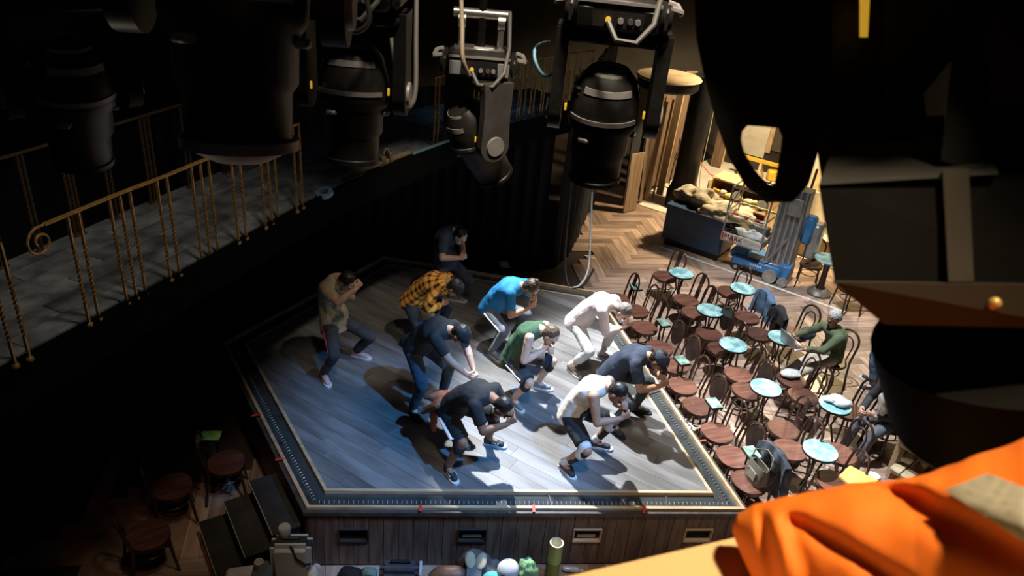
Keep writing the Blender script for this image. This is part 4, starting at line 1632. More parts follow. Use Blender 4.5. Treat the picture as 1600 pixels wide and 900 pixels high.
# laptop
lp = thing('laptop', 'open silver laptop at the edge of the round table', 'laptop', (lap.x, lap.y, 0.722), R(203))
SILV = mat('laptop_silver', (0.62, 0.66, 0.70), 0.35, 0.3)
part('keyboard_base', MB().bev((-0.04, 0, 0.008), (0.22, 0.32, 0.014), 0.003), SILV, lp)
part('keyboard', MB().box((-0.02, 0, 0.0155), (0.10, 0.27, 0.002)), mat('key_black', (0.05, 0.05, 0.055), 0.6), lp)
ld = part('lid', MB().bev((0.105, 0, 0.115), (0.008, 0.32, 0.215), 0.003, Matrix.Rotation(R(14), 3, 'Y')), SILV, lp)
part('screen', MB().box((0.099, 0, 0.115), (0.002, 0.30, 0.19), Matrix.Rotation(R(14), 3, 'Y')), mat('laptop_screen', (0.08, 0.20, 0.24), 0.2, emit=0.12), ld)

# white plastic things
WPL = mat('white_plastic_film', (0.86, 0.88, 0.88), 0.35, c2=(0.55, 0.62, 0.64), scale=14, bump=0.3)
s = at(1309, 628, 0.735)
solo('plastic_wrap', blob(MB(), (s.x, s.y, 0.765), (V((0.17, -0.03, 0)), V((0.03, 0.11, 0)), V((0, 0, 0.055))), 7, 0.22, 7, flat=0.722), WPL, 'crumpled white plastic wrap on a round table', 'plastic', smooth=80)
s = at(1236, 588, 0.47)
solo('white_bag', blob(MB(), (s.x, s.y, 0.515), (V((0.155, 0, 0)), V((0, 0.10, 0)), V((0, 0, 0.06))), 8, 0.16, 6, flat=0.463), WPL, 'white printed plastic bag lying on a chair seat', 'bag', smooth=80)
s = at(1365, 745, 0.5)
solo('grey_garment', blob(MB(), (s.x + 0.12, s.y - 0.05, 0.36), (V((0.26, -0.05, 0)), V((0.05, 0.14, 0)), V((0, 0, 0.10))), 9, 0.2, 4, flat=0.2), mat('slate_cloth', (0.13, 0.17, 0.22), 0.9, c2=(0.08, 0.10, 0.13)), 'slate blue garment heaped beside the leaning timber post', 'garment', smooth=80)
s = at(1366, 742, 0.55)
solo('cloth_cap', blob(MB(), (s.x, s.y, 0.52), (V((0.085, 0, 0)), V((0, 0.07, 0)), V((0, 0, 0.04))), 10, 0.12, 8, flat=0.47), WHITEC, 'small white cloth bonnet on the slate blue garment', 'hat', smooth=80)
s = at(1382, 628, 0.9)
solo('cream_scarf', blob(MB(), (s.x, s.y, 0.88), (V((0.05, 0.02, 0)), V((-0.03, 0.10, 0)), V((0, 0, 0.16))), 11, 0.2, 6), mat('cream_wool', (0.72, 0.68, 0.58), 0.95), 'cream scarf over the dark jacket beside the big lamp', 'scarf', smooth=80)

# yellow tray, timbers and yellow table at lower right
def quad_board(name, pxs, z, th, m, label, cat):
    ps = [at(x, y, z) for x, y in pxs]
    mb = MB().prism([V((p.x, p.y, z - th)) for p in ps], [V((p.x, p.y, z)) for p in ps])
    # wind outward whichever way the corners run
    return solo(name, mb, m, label, cat)


TRAYY = mat('yellow_tray', (0.88, 0.62, 0.16), 0.5, c2=(0.80, 0.52, 0.10))
ty = [at(x, y, 0.735) for x, y in ((1311, 743), (1328, 727), (1372, 750), (1350, 775))]
tc = (ty[0] + ty[1] + ty[2] + ty[3]) / 4
yy = thing('yellow_side_table', 'small yellow topped stand beside the chair above the orange jacket', 'table', (tc.x, tc.y, 0))
part('table_top', MB().prism([V((q.x - tc.x, q.y - tc.y, 0.705)) for q in reversed(ty)], [V((q.x - tc.x, q.y - tc.y, 0.735)) for q in reversed(ty)]), TRAYY, yy)
part('leg', MB().tube([(0, 0, 0.705), (0, 0, 0.02)], 0.02, 8), BLACK, yy)
part('foot_plate', MB().lathe([(0.12, 0.0), (0.12, 0.012), (0.03, 0.02)], seg=18), BLACK, yy)
p = [at(x, y, 0.76) for x, y in ((1438, 640), (1550, 700), (1520, 745), (1408, 682))]
yt = thing('yellow_table', 'yellow topped work table behind the leaning timber post', 'table', (p[3].x, p[3].y, 0))
o0 = V((p[3].x, p[3].y, 0))
part('table_top', MB().prism([V((q.x, q.y, 0.735)) - o0 for q in p], [V((q.x, q.y, 0.76)) - o0 for q in p]), TRAYY, yt)
part('apron', MB().prism([V((q.x, q.y, 0.62)) - o0 for q in p], [V((q.x, q.y, 0.734)) - o0 for q in p]), mat('raw_brown_wood', (0.30, 0.18, 0.10), 0.6), yt)
cc = (p[0] + p[1] + p[2] + p[3]) / 4
for q in p:
    e = q.lerp(cc, 0.12)
    part('leg', MB().box((e.x - o0.x, e.y - o0.y, 0.31), (0.06, 0.06, 0.62)), mat('raw_brown_wood', (0.3, 0.18, 0.1)), yt)
TIMB = mat('grey_brown_timber', (0.42, 0.31, 0.18), 0.7, c2=(0.28, 0.20, 0.11), scale=6, stretch=(2, 2, 0.4))
a, b = at(1391, 738, 0.0), at(1391, 738, 0.0)
base = at(1391, 742, 0.02)
solo('timber_post', MB().tube([base, base + V((0.02, 0.10, 1.45))], 0.062, 8), TIMB, 'thick round timber post standing beside the yellow table', 'post')
TB2 = mat('khaki_timber', (0.50, 0.42, 0.26), 0.7, c2=(0.36, 0.29, 0.17), scale=6, stretch=(1.2, 1.2, 1.2))
for k, (pa, pb, lab) in enumerate([((1396, 738), (1462, 684), 'upper of two weathered planks lying by the timber post'), ((1412, 748), (1482, 698), 'lower of two weathered planks lying by the timber post, next to the jacket')]):
    A, B = at(*pa, 0.34 - 0.02 * k), at(*pb, 0.34 - 0.02 * k)
    t = B - A
    solo('weathered_plank', MB().bev((A + B) / 2, (t.length, 0.13, 0.05), 0.006, Matrix.Rotation(math.atan2(t.y, t.x), 3, 'Z')), TB2, lab, 'plank', 'weathered planks at the lower right')
A = at(1440, 735, 0.28)
solo('plank_trestle', MB().bev((A.x, A.y, 0.145), (0.5, 0.24, 0.29), 0.01, Matrix.Rotation(0.5, 3, 'Z')), mat('raw_brown_wood', (0.3, 0.18, 0.1)), 'low brown crate under the weathered planks', 'crate')

# ================================================================== WORKSHOP BEHIND
ed = (at(1322, 488, 0) - at(1030, 385, 0)).normalized()
nd = V((-ed.y, ed.x, 0))
erot = Matrix.Rotation(math.atan2(ed.y, ed.x), 3, 'Z')
S = at(985, 316, 0)
solo('floor_sheet', MB().slab([S, S + ed * 8, S + ed * 8 + nd * 5.2, S + nd * 4.6], 0.002, 0.016), mat('protective_board', (0.82, 0.74, 0.60), 0.6, c2=(0.70, 0.60, 0.46), scale=2), 'pale protective boards covering the workshop floor', 'floor cover')

cb = at(1062, 322, 0)
colm = thing('column', 'tall black column beside the stacked timber', 'column', (cb.x, cb.y, 0))
part('shaft', MB().lathe([(0.27, 0.6), (0.265, 1.2), (0.26, 3.0)], seg=20), BLACKM, colm)
part('plinth', MB().lathe([(0.36, 0.0), (0.36, 0.36), (0.30, 0.5), (0.275, 0.6)], seg=20), BLACKM, colm)
part('hanging_cable', MB().tube([(0.27, -0.12, 2.9), (0.28, -0.14, 1.9), (0.28, -0.12, 0.9), (0.36, -0.16, 0.3)], 0.008, 5), CREAM, colm)
tp = at(1046, 118, 3.05)
pf = thing('round_platform', 'round plywood platform edge high above the stacked timber', 'platform', (tp.x, tp.y, 2.9))
part('platform_top', MB().lathe([(0.0, 0.10), (0.66, 0.10), (0.68, 0.125), (0.66, 0.15), (0.0, 0.15)], seg=36, cap=False), mat('dimmed_platform_ply', (0.40, 0.29, 0.17), 0.7, c2=(0.28, 0.20, 0.11), scale=3), pf)  # plywood colour darkened in place of weaker light on the platform
part('platform_skirt', MB().lathe([(0.60, -0.10), (0.64, -0.06), (0.64, 0.10)], seg=36, cap=False), BLACKM, pf)
part('platform_bracket', MB().tube([(0, 0, 0.05), (cb.x - tp.x, cb.y - tp.y, -0.05)], 0.10, 10), BLACKM, pf)

DKW = mat('dark_stained_board', (0.20, 0.125, 0.075), 0.6, c2=(0.12, 0.07, 0.042), scale=5, stretch=(3, 3, 0.4))
MDW = mat('brown_pine_board', (0.45, 0.29, 0.15), 0.6, c2=(0.32, 0.20, 0.10), scale=5, stretch=(4, 4, 0.3))


def lean(name, px, py, wd, th, h, m, label, yaw=None, tilt=0.06, cat='board', group='boards stacked beside the column'):
    b = at(px, py, 0.0)
    yw = math.atan2(ed.y, ed.x) if yaw is None else yaw
    rot = Matrix.Rotation(yw, 3, 'Z') @ Matrix.Rotation(-tilt, 3, 'X')
    mb = MB().bev(rot @ V((0, 0, h / 2)), (wd, th, h), 0.006, rot)
    z = min(q[2] for q in mb.v)
    mb.v = [(q[0] + b.x, q[1] + b.y, q[2] - z + 0.018) for q in mb.v]
    return solo(name, mb, m, label, cat, group)


lean('wood_panel', 983, 331, 0.40, 0.03, 1.35, mat('walnut_panel', (0.34, 0.225, 0.145), 0.5, c2=(0.22, 0.14, 0.085), scale=4, stretch=(5, 5, 0.3)), 'wide walnut coloured panel standing at the front of the timber stack', R(40), 0.02)
lean('wood_panel', 1000, 318, 0.16, 0.03, 1.7, DKW, 'dark narrow board just right of the walnut panel', R(55))
lean('timber_board', 1009, 314, 0.09, 0.05, 2.3, MDW, 'light brown post leaning left in the timber stack')
lean('timber_board', 1020, 309, 0.045, 0.04, 2.3, MDW, 'thin brown batten in the timber stack')
lean('timber_board', 1030, 305, 0.17, 0.05, 2.5, MDW, 'widest light brown board in the timber stack')
lean('timber_board', 1050, 298, 0.075, 0.045, 2.6, MDW, 'light brown post nearest the black column')
for k, (px, lab) in enumerate([(1008, 'first dark backing board behind the timber stack'), (1022, 'second dark backing board behind the timber stack'), (1036, 'third dark backing board behind the timber stack'), (1050, 'fourth dark backing board behind the timber stack, beside the column')]):
    lean('backing_board', px, 297 - k * 5, 0.30, 0.03, 2.7, DKW, lab, R(20), 0.02)
lean('backing_board', 982, 318, 0.5, 0.03, 2.9, mat('black_flat', (0.02, 0.018, 0.017), 0.8), 'black scenery flat behind the walnut panel', R(50), 0.02)
lean('timber_board', 1117, 262, 0.28, 0.04, 1.9, DKW, 'reddish brown board right of the black column')
lean('timber_board', 1127, 258, 0.06, 0.05, 2.1, PLY, 'pale batten right of the black column')
rp = at(1056, 250, 1.0) + nd * 0.0
solo('hanging_rope', MB().tube([rp + V((0, 0, 0.5)), rp + V((0.02, 0, 0.25)), rp + V((0.06, 0, 0.1)), rp + V((0.0, 0, 0.2)), rp + V((-0.04, 0, 0.05)), rp + V((0.05, 0, -0.02)), rp + V((0.02, 0, 0.16)), rp + V((-0.03, 0, -0.1)), rp + V((-0.05, 0, -0.6))], 0.016, 6), CREAM, 'knotted pale rope hanging in front of the timber stack', 'rope', smooth=80)

# dark blue bin with a tarpaulin heap
A = at(1031, 380, 0.0)
BH = 0.86
bx = thing('blue_bin', 'large dark blue skip standing behind the white floor line', 'bin', (A.x, A.y, 0), math.atan2(ed.y, ed.x))
BLUEB = mat('dark_blue_steel', (0.022, 0.06, 0.13), 0.5, c2=(0.014, 0.036, 0.08), scale=4)
LBX = 1.27
part('bin_body', MB().bev((LBX / 2, 0.45, 0.14 + (BH - 0.14) / 2), (LBX, 0.9, BH - 0.14), 0.02), BLUEB, bx)
part('bin_rim', MB().bev((LBX / 2, 0.45, BH), (LBX + 0.04, 0.94, 0.05), 0.01), BLUEB, bx)
part('bin_skid', MB().bev((LBX / 2, 0.12, 0.07), (LBX - 0.1, 0.10, 0.14), 0.01), BLACK, bx)
part('bin_skid', MB().bev((LBX / 2, 0.78, 0.07), (LBX - 0.1, 0.10, 0.14), 0.01), BLACK, bx)
TARP = mat('beige_dust_sheet', (0.56, 0.47, 0.34), 0.9, c2=(0.34, 0.28, 0.20), scale=5)
cc = A + ed * 0.55 + nd * 0.5
mb = MB()
blob(mb, (cc.x - 0.15 * ed.x, cc.y - 0.15 * ed.y, BH + 0.14), (ed * 0.42, nd * 0.34, V((0, 0, 0.22))), 3, 0.24, 3.5, 34, 22, BH + 0.01)
solo('dust_sheet', mb, TARP, 'rumpled beige dust sheet heaped on the blue skip', 'dust sheet', smooth=80)
mb = MB()
c2_ = A + ed * 1.05 + nd * 0.42
blob(mb, (c2_.x, c2_.y, BH + 0.06), (ed * 0.58, nd * 0.42, V((0, 0, 0.16))), 5, 0.26, 4.5, 34, 22, BH + 0.008)
solo('dust_sheet', mb, mat('pale_dust_sheet', (0.62, 0.52, 0.38), 0.9, c2=(0.40, 0.35, 0.27), scale=5), 'flat pale dust sheet hanging over the right end of the blue skip', 'dust sheet', smooth=80)

# mast lift
e0 = at(1128, 374, 0.60)
lift = thing('mast_lift', 'blue and grey mast lift with a guard-rail basket behind the tables', 'lift', (e0.x, e0.y, 0), math.atan2(ed.y, ed.x))
LBLUE = mat('lift_blue', (0.05, 0.22, 0.50), 0.45, c2=(0.035, 0.16, 0.40))
GREYST = mat('galvanised_steel', (0.45, 0.46, 0.46), 0.4, 0.6, c2=(0.32, 0.33, 0.33))
part('chassis', MB().bev((0.74, 0.49, 0.22), (1.05, 0.66, 0.20), 0.03), LBLUE, lift)
part('chassis_nose', MB().bev((0.30, 0.44, 0.30), (0.30, 0.40, 0.16), 0.02), LBLUE, lift)
part('top_plate', MB().bev((0.85, 0.34, 0.335), (0.70, 0.22, 0.03), 0.008), GREYST, lift)
part('motor_box', MB().bev((1.24, 0.34, 0.27), (0.20, 0.36, 0.26), 0.02), LBLUE, lift)
for (x, y, r) in ((0.33, 0.20, 0.075), (1.02, 0.13, 0.135), (1.27, 0.15, 0.095), (0.33, 0.76, 0.075), (1.1, 0.84, 0.135)):
    wh = part('wheel', MB().lathe([(r * 0.6, -0.035), (r, -0.03), (r, 0.03), (r * 0.6, 0.035)], (x, y, r), 20, Matrix.Rotation(R(90), 3, 'X')), GREYST if r > 0.09 else RUBBER, lift)
    part('hub', MB().lathe([(r * 0.5, -0.042), (r * 0.5, 0.042)], (x, y, r), 14, Matrix.Rotation(R(90), 3, 'X')), SILVER, wh)
part('basket_floor', MB().bev((0.36, 0.32, 0.615), (0.78, 0.66, 0.05), 0.006), GREYST, lift)
part('toe_board', MB().box((0.36, -0.012, 0.70), (0.78, 0.012, 0.15)), mat('sign_white', (0.66, 0.63, 0.60), 0.6), lift)
part('toe_board', MB().box((0.755, 0.32, 0.70), (0.012, 0.66, 0.15)), GREYST, lift)
part('toe_board', MB().box((-0.03, 0.32, 0.70), (0.012, 0.66, 0.15)), GREYST, lift)
part('toe_board', MB().box((0.36, 0.65, 0.70), (0.78, 0.012, 0.15)), GREYST, lift)
for x in (-0.02, 0.745):
    for y in (0.0, 0.64):
        part('guard_post', MB().tube([(x, y, 0.6), (x, y, 1.68)], 0.017, 8), GREYST, lift)
for z in (1.68, 1.18):
    for (pa, pb) in (((-0.02, 0), (0.745, 0)), ((0.745, 0), (0.745, 0.64)), ((0.745, 0.64), (-0.02, 0.64)), ((-0.02, 0.64), (-0.02, 0))):
        part('guard_rail', MB().tube([(*pa, z), (*pb, z)], 0.016, 8), GREYST, lift)
part('brace', MB().tube([(-0.02, 0.0, 1.2), (-0.02, 0.64, 1.6)], 0.013, 6), GREYST, lift)
for k in range(7):
    part('tape_block', MB().tube([(-0.02 + 0.109 * k, -0.004, 1.18), (0.09 + 0.109 * k, -0.004, 1.18)], 0.022, 8), TAPE_R if k % 2 else TAPE_W, lift)
for k in range(4):
    part('yellow_sleeve', MB().tube([(0.06 + 0.19 * k, 0.64, 1.18), (0.17 + 0.19 * k, 0.64, 1.18)], 0.026, 8), mat('lime_sleeve', (0.75, 0.72, 0.10), 0.6), lift)
mst = part('mast', MB().bev((1.05, 0.46, 1.05), (0.50, 0.34, 1.60), 0.01), mat('mast_grey', (0.20, 0.22, 0.24), 0.45, 0.4), lift)
for k in range(5):
    part('mast_channel', MB().bev((0.84 + 0.105 * k, 0.28, 1.05), (0.05, 0.04, 1.58), 0.006), GREYST, mst)
part('control_box', MB().bev((1.12, 0.24, 1.55), (0.26, 0.06, 0.34), 0.01), GREYST, lift)
part('mast_brace', MB().tube([(0.85, 0.16, 0.35), (1.15, 0.24, 0.95)], 0.018, 8), GREYST, lift)
part('blue_sleeve_bag', MB().bev((1.42, 0.42, 1.15), (0.20, 0.24, 0.55), 0.05), LBLUE, lift)
part('grey_tank', MB().bev((1.55, 0.5, 0.95), (0.22, 0.3, 0.7), 0.05), GREYST, lift)


def lettering(txt, size, parent, loc, rot, m, name='lettering'):
    cu = bpy.data.curves.new('txt', 'FONT')
    cu.body = txt
    cu.size = size
    cu.extrude = 0.002
    cu.resolution_u = 2
    o = bpy.data.objects.new('txt', cu)
    BAKE.collection.objects.link(o)
    BAKE.view_layers[0].update()
    dg = BAKE.view_layers[0].depsgraph
    me = bpy.data.meshes.new_from_object(o.evaluated_get(dg))
    bpy.data.objects.remove(o)
    r = link(name, me, m, parent, loc, rot)
    return r


INK = mat('sign_ink', (0.03, 0.03, 0.04), 0.6)
GINK = mat('sign_grey_ink', (0.32, 0.32, 0.34), 0.6)
lettering('MARK', 0.135, lift, (0.03, -0.021, 0.655), (R(90), 0, 0), INK)
lettering('CONING', 0.105, lift, (0.42, -0.021, 0.662), (R(90), 0, 0), GINK)
part('red_mark', MB().prism([(-0.02, -0.022, 0.63), (0.02, -0.022, 0.63), (0.02, -0.022, 0.77), (-0.02, -0.022, 0.77)], [(-0.02, -0.019, 0.63), (0.02, -0.019, 0.63), (0.02, -0.019, 0.77), (-0.02, -0.019, 0.77)]), TAPE_R, lift)
part('red_mark', MB().prism([(0.14, -0.0205, 0.63), (0.23, -0.0205, 0.63), (0.185, -0.0205, 0.77)], [(0.14, -0.019, 0.63), (0.23, -0.019, 0.63), (0.185, -0.019, 0.77)]), TAPE_R, lift)
for k in range(7):
    part('faded_mark', MB().box((0.60 + 0.035 * k, 0.158, 0.235 - 0.004 * (k % 3)), (0.018, 0.003, 0.045 - 0.012 * (k % 2))), TAPE_W, lift)
# load in the basket
def inlift(x, y, z):
    q = erot @ V((x, y, 0))
    return V((e0.x + q.x, e0.y + q.y, z))


solo('white_sheet', blob(MB(), inlift(0.48, 0.16, 0.80), (ed * 0.30, nd * 0.10, V((0, 0, 0.11))), 12, 0.25, 6, flat=0.645), WPL, 'crumpled white sheet in the lift basket', 'sheet', smooth=80)
solo('cable_bundle', MB().tube([inlift(0.14 + 0.10 * math.cos(k * 0.7), 0.2 + 0.10 * math.sin(k * 0.7), 0.66 + 0.006 * k) for k in range(34)], 0.014, 5), RUBBER, 'black cable coil in the lift basket', 'cable', smooth=80)
solo('tan_helmet', MB().ell(inlift(0.24, 0.44, 0.78), (ed * 0.13, nd * 0.11, V((0, 0, 0.13)))), mat('tan_plastic', (0.62, 0.47, 0.25), 0.6), 'tan rounded cover at the back of the lift basket', 'cover')
solo('grey_case', MB().bev(inlift(0.5, 0.50, 0.78), (0.40, 0.2, 0.26), 0.02, erot), GREYTR, 'dark grey case at the back of the lift basket', 'case')

# plywood trolley with tools behind the skip
tb0 = at(1103, 300, 0.75) + nd * 0.1
tr = thing('plywood_trolley', 'open plywood trolley of tools behind the blue skip', 'trolley', (tb0.x, tb0.y, 0), math.atan2(ed.y, ed.x))
part('top_board', MB().bev((0.65, 0.55, 0.98), (1.4, 0.62, 0.04), 0.006), PLY, tr)
part('shelf', MB().bev((0.65, 0.35, 0.62), (1.4, 0.9, 0.03), 0.006), mat('brown_ply', (0.32, 0.19, 0.10), 0.6), tr)
for x in (-0.03, 1.33):
    part('side_board', MB().bev((x, 0.45, 0.5), (0.03, 0.85, 0.96), 0.004), PLY, tr)
part('back_board', MB().bev((0.65, 0.86, 0.5), (1.4, 0.03, 0.96), 0.004), mat('brown_ply', (0.32, 0.19, 0.1)), tr)
rr = random.Random(5)


def intr(x, y, z):
    q = erot @ V((x, y, 0))
    return V((tb0.x + q.x, tb0.y + q.y, z))


TOOLC = [('yellow drill', YEL), ('cream glove', CREAM), ('pale yellow tool roll', mat('pale_yellow', (0.80, 0.66, 0.22), 0.6)), ('grey cable reel', GREYBOX)]
PLACE = ['at the left of the trolley', 'second from the left on the trolley', 'third along the trolley shelf', 'in the middle of the trolley shelf', 'just right of the trolley middle', 'fifth to last on the trolley', 'near the right end of the trolley', 'at the right end of the trolley']
for k in range(8):
    nm, m = TOOLC[k % 4]
    c = intr(0.12 + 0.15 * k, 0.10 + rr.uniform(0, 0.12), 0.72)
    mb = MB()
    if k % 4 == 0:
        mb.bev(c + V((0, 0, 0.03)), (0.16, 0.07, 0.07), 0.015, Matrix.Rotation(rr.uniform(0, 3), 3, 'Z'))
        mb.bev(c + V((0, 0, -0.03)), (0.05, 0.05, 0.12), 0.01, Matrix.Rotation(rr.uniform(0, 3), 3, 'Z'))
    elif k % 4 == 3:
        mb.lathe([(0.10, -0.05), (0.10, -0.04), (0.05, -0.035), (0.05, 0.035), (0.10, 0.04), (0.10, 0.05)], c, 18, Matrix.Rotation(1.2, 3, 'X'))
    else:
        blob(mb, c, (V((0.10, 0, 0)), V((0, 0.07, 0)), V((0, 0, 0.07))), k, 0.25, 8, 18, 12)
    zz = min(q[2] for q in mb.v)
    mb.v = [(q[0], q[1], q[2] - zz + 0.637) for q in mb.v]
    solo(nm.replace(' ', '_'), mb, m, nm + ' ' + PLACE[k], nm.split()[-1], smooth=60)
for k in range(3):
    c = intr(0.75 + 0.25 * k, 0.5, 1.02)
    solo('black_hose', MB().tube([c + V((0.14 * math.cos(a * 0.5), 0.10 * math.sin(a * 0.5), 0.005 * a)) for a in range(26)], 0.018, 6), RUBBER, ['left', 'middle', 'right'][k] + ' black hose coil on the plywood trolley top', 'hose', 'hose coils on the trolley', smooth=80)
c0 = A + ed * 0.75 + nd * 0.82
solo('red_strap', blob(MB(), (c0.x + 0.3 * ed.x, c0.y + 0.3 * ed.y, BH + 0.07), (ed * 0.40, nd * 0.08, V((0, 0, 0.06))), 14, 0.2, 6, flat=BH + 0.02), mat('red_webbing', (0.45, 0.05, 0.04), 0.8), 'dark red webbing lying behind the dust sheets', 'strap', smooth=80)
# barrier tape from the column
mb = MB()
pA_, pB_ = V((cb.x + 0.2, cb.y - 0.1, 1.15)), intr(0.2, 0.2, 1.0)
for k in range(18):
    if k % 2 == 0:
        a, b = pA_.lerp(pB_, k / 18), pA_.lerp(pB_, (k + 1) / 18)
        mb.tube([a, b], 0.012, 5)
bt = solo('barrier_tape', MB().tube([pA_, pA_.lerp(pB_, 0.5) - V((0, 0, 0.08)), pB_], 0.010, 5), TAPE_R, 'red barrier tape strung from the black column', 'tape')

# far corner of the workshop
lean('plywood_sheet', 1168, 242, 0.9, 0.03, 1.5, CREAM, 'cream board against the far workshop wall', math.atan2(ed.y, ed.x), 0.03)
lean('plywood_sheet', 1190, 238, 0.45, 0.04, 1.5, PLY, 'ochre plywood door leaning in the far workshop', math.atan2(ed.y, ed.x) + 0.05, 0.03)
lean('plywood_sheet', 1212, 238, 0.4, 0.03, 1.4, mat('dark_ply', (0.14, 0.10, 0.07), 0.7), 'dark board right of the ochre plywood door', math.atan2(ed.y, ed.x), 0.03)
yb = at(1190, 252, 0.55)
yf = thing('yellow_trestle', 'yellow trestle frame in front of the ochre plywood door', 'trestle', (yb.x, yb.y, 0), math.atan2(ed.y, ed.x))
part('trestle_beam', MB().bev((0, 0, 0.55), (1.3, 0.09, 0.09), 0.008), YEL, yf)
for x in (-0.5, 0.0, 0.5):
    part('trestle_leg', MB().tube([(x, 0, 0.52), (x + 0.06, -0.28, 0.0)], 0.035, 6), PLY, yf)
    part('trestle_leg', MB().tube([(x, 0, 0.52), (x + 0.06, 0.28, 0.0)], 0.035, 6), PLY, yf)
yc = at(1206, 262, 0.5)
solo('yellow_crate', MB().bev((yc.x, yc.y - 0.2, 0.37), (0.26, 0.22, 0.26), 0.03), YEL, 'bright yellow box seen through the lamp bracket', 'box')
solo('cream_crate', MB().bev((yc.x + 0.05, yc.y - 0.25, 0.13), (0.5, 0.4, 0.22), 0.01), CREAM, 'cream crate below the bright yellow box', 'crate')
# benches right of the lift
for k, (px, py, wd, h, m, lab) in enumerate([(1268, 405, 0.9, 0.45, PLY, 'low plywood bench front beside the workshop chair'), (1276, 362, 0.8, 0.85, CREAM, 'pale board stack behind the workshop chair'),
                                             (1284, 325, 0.7, 1.1, PLY, 'orange plywood panel behind the pale board stack'), (1276, 298, 0.5, 1.3, CREAM, 'white padded panel at the top right of the workshop')]):
    lean('workshop_board', px, py, wd, 0.05, h, m, lab, math.atan2(ed.y, ed.x), 0.05, 'board', 'boards right of the lift')
bq = at(1258, 318, 0.6)
solo('black_tripod', MB().tube([(bq.x, bq.y, 0), (bq.x + 0.05, bq.y, 1.4)], 0.03, 6).tube([(bq.x - 0.25, bq.y, 0), (bq.x + 0.03, bq.y, 0.7)], 0.02, 6).tube([(bq.x + 0.25, bq.y - 0.1, 0), (bq.x + 0.03, bq.y, 0.7)], 0.02, 6), BLACKM, 'black stand behind the lift', 'stand')

# ================================================================== BAGS ALONG THE STAGE FRONT
def fpt(px, py, z):
    return at(px, py, z)


s = fpt(455, 846, 0.60)
sc_ = thing('suitcase', 'upright pale grey hard suitcase against the front left stage corner', 'suitcase', (s.x, s.y, 0), R(8))
SC = mat('grey_suitcase_shell', (0.48, 0.50, 0.47), 0.5, c2=(0.42, 0.43, 0.41), scale=5)
part('shell', MB().bev((0, 0.0, 0.345), (0.39, 0.24, 0.56), 0.05, seg=4), SC, sc_)
part('zip_band', MB().bev((0, 0.0, 0.345), (0.394, 0.016, 0.564), 0.05, seg=4), RUBBER, sc_)
part('top_handle', MB().tube([(-0.08, 0, 0.605), (-0.07, 0, 0.645), (0.07, 0, 0.645), (0.08, 0, 0.605)], 0.012, 6), BLACK, sc_)
part('strap', MB().tube([(-0.02, -0.03, 0.615), (0.03, -0.11, 0.60), (0.06, -0.128, 0.5), (0.14, -0.128, 0.42), (0.19, -0.10, 0.40)], 0.012, 5), BLACK, sc_)
for x in (-0.14, 0.14):
    for y in (-0.08, 0.08):
        part('caster', MB().lathe([(0.02, -0.02), (0.035, -0.015), (0.035, 0.015), (0.02, 0.02)], (x, y, 0.036), 10, Matrix.Rotation(R(90), 3, 'Y')), RUBBER, sc_)
s = fpt(445, 832, 0.66)
solo('grey_tub', MB().lathe([(0.045, 0.0), (0.055, 0.02), (0.062, 0.11), (0.055, 0.125), (0.03, 0.12)], (s.x, s.y, 0.612), 18), mat('grey_felt', (0.42, 0.42, 0.38), 0.9), 'grey round tub standing on the suitcase', 'tub')
s = fpt(405, 884, 0.40)
solo('paper_cup', MB().lathe([(0.030, 0.0), (0.040, 0.105), (0.043, 0.108), (0.043, 0.113), (0.037, 0.113), (0.028, 0.02)], (s.x, s.y, 0.345), 20), WHITEC, 'white paper cup beside the suitcase', 'cup')
solo('blue_case', MB().bev((s.x + 0.03, s.y - 0.02, 0.172), (0.20, 0.30, 0.34), 0.015, Matrix.Rotation(0.15, 3, 'Z')), mat('slate_case', (0.12, 0.17, 0.20), 0.5), 'slate blue case carrying the paper cup', 'case')
s = fpt(378, 893, 0.32)
solo('white_tote', MB().bev((s.x, s.y, 0.165), (0.30, 0.16, 0.33), 0.03, Matrix.Rotation(0.3, 3, 'Z')), mat('pale_grey_tote', (0.62, 0.66, 0.72), 0.8), 'pale grey tote bag at the bottom left of the suitcase', 'bag')
s = fpt(491, 888, 0.36)
solo('white_carrier_bag', blob(MB(), (s.x, s.y - 0.02, 0.20), (V((0.07, 0, 0)), V((0, 0.12, 0)), V((0, 0, 0.20))), 2, 0.12, 7, flat=0.005), WPL, 'white carrier bag right of the suitcase', 'bag', smooth=80)
s = fpt(548, 896, 0.30)
solo('black_rucksack', blob(MB(), (s.x, s.y, 0.17), (V((0.15, 0, 0)), V((0, 0.13, 0)), V((0, 0, 0.18))), 3, 0.10, 6, flat=0.005), BLK, 'black rucksack at the bottom edge below the first vent', 'rucksack', smooth=80)
s = fpt(577, 889, 0.38)
solo('green_pouch', MB().bev((s.x, s.y, 0.19), (0.145, 0.10, 0.38), 0.03), mat('seafoam_pouch', (0.20, 0.42, 0.36), 0.6, c2=(0.10, 0.18, 0.16)), 'sea green pouch bag beside the dark holdall', 'bag')
s = fpt(625, 884, 0.40)
hd = thing('holdall', 'dark grey holdall with white trim below the second vent', 'bag', (s.x, s.y, 0), R(6))
part('holdall_body', MB().bev((0, 0, 0.20), (0.40, 0.22, 0.40), 0.05, seg=2), DKGREY, hd)
part('zip', MB().box((0, -0.02, 0.402), (0.38, 0.012, 0.006)), SILVER, hd)
part('white_side', MB().bev((0.20, 0, 0.22), (0.03, 0.18, 0.34), 0.012), WHITEC, hd)
part('carry_strap', MB().tube([(-0.1, 0.04, 0.39), (-0.08, 0.02, 0.45), (0.08, 0.02, 0.45), (0.1, 0.04, 0.39)], 0.011, 6), BLACK, hd)
s = fpt(704, 890, 0.34)
lb = thing('leather_bag', 'rounded tan leather bag in the middle of the bags', 'bag', (s.x, s.y, 0), R(5))
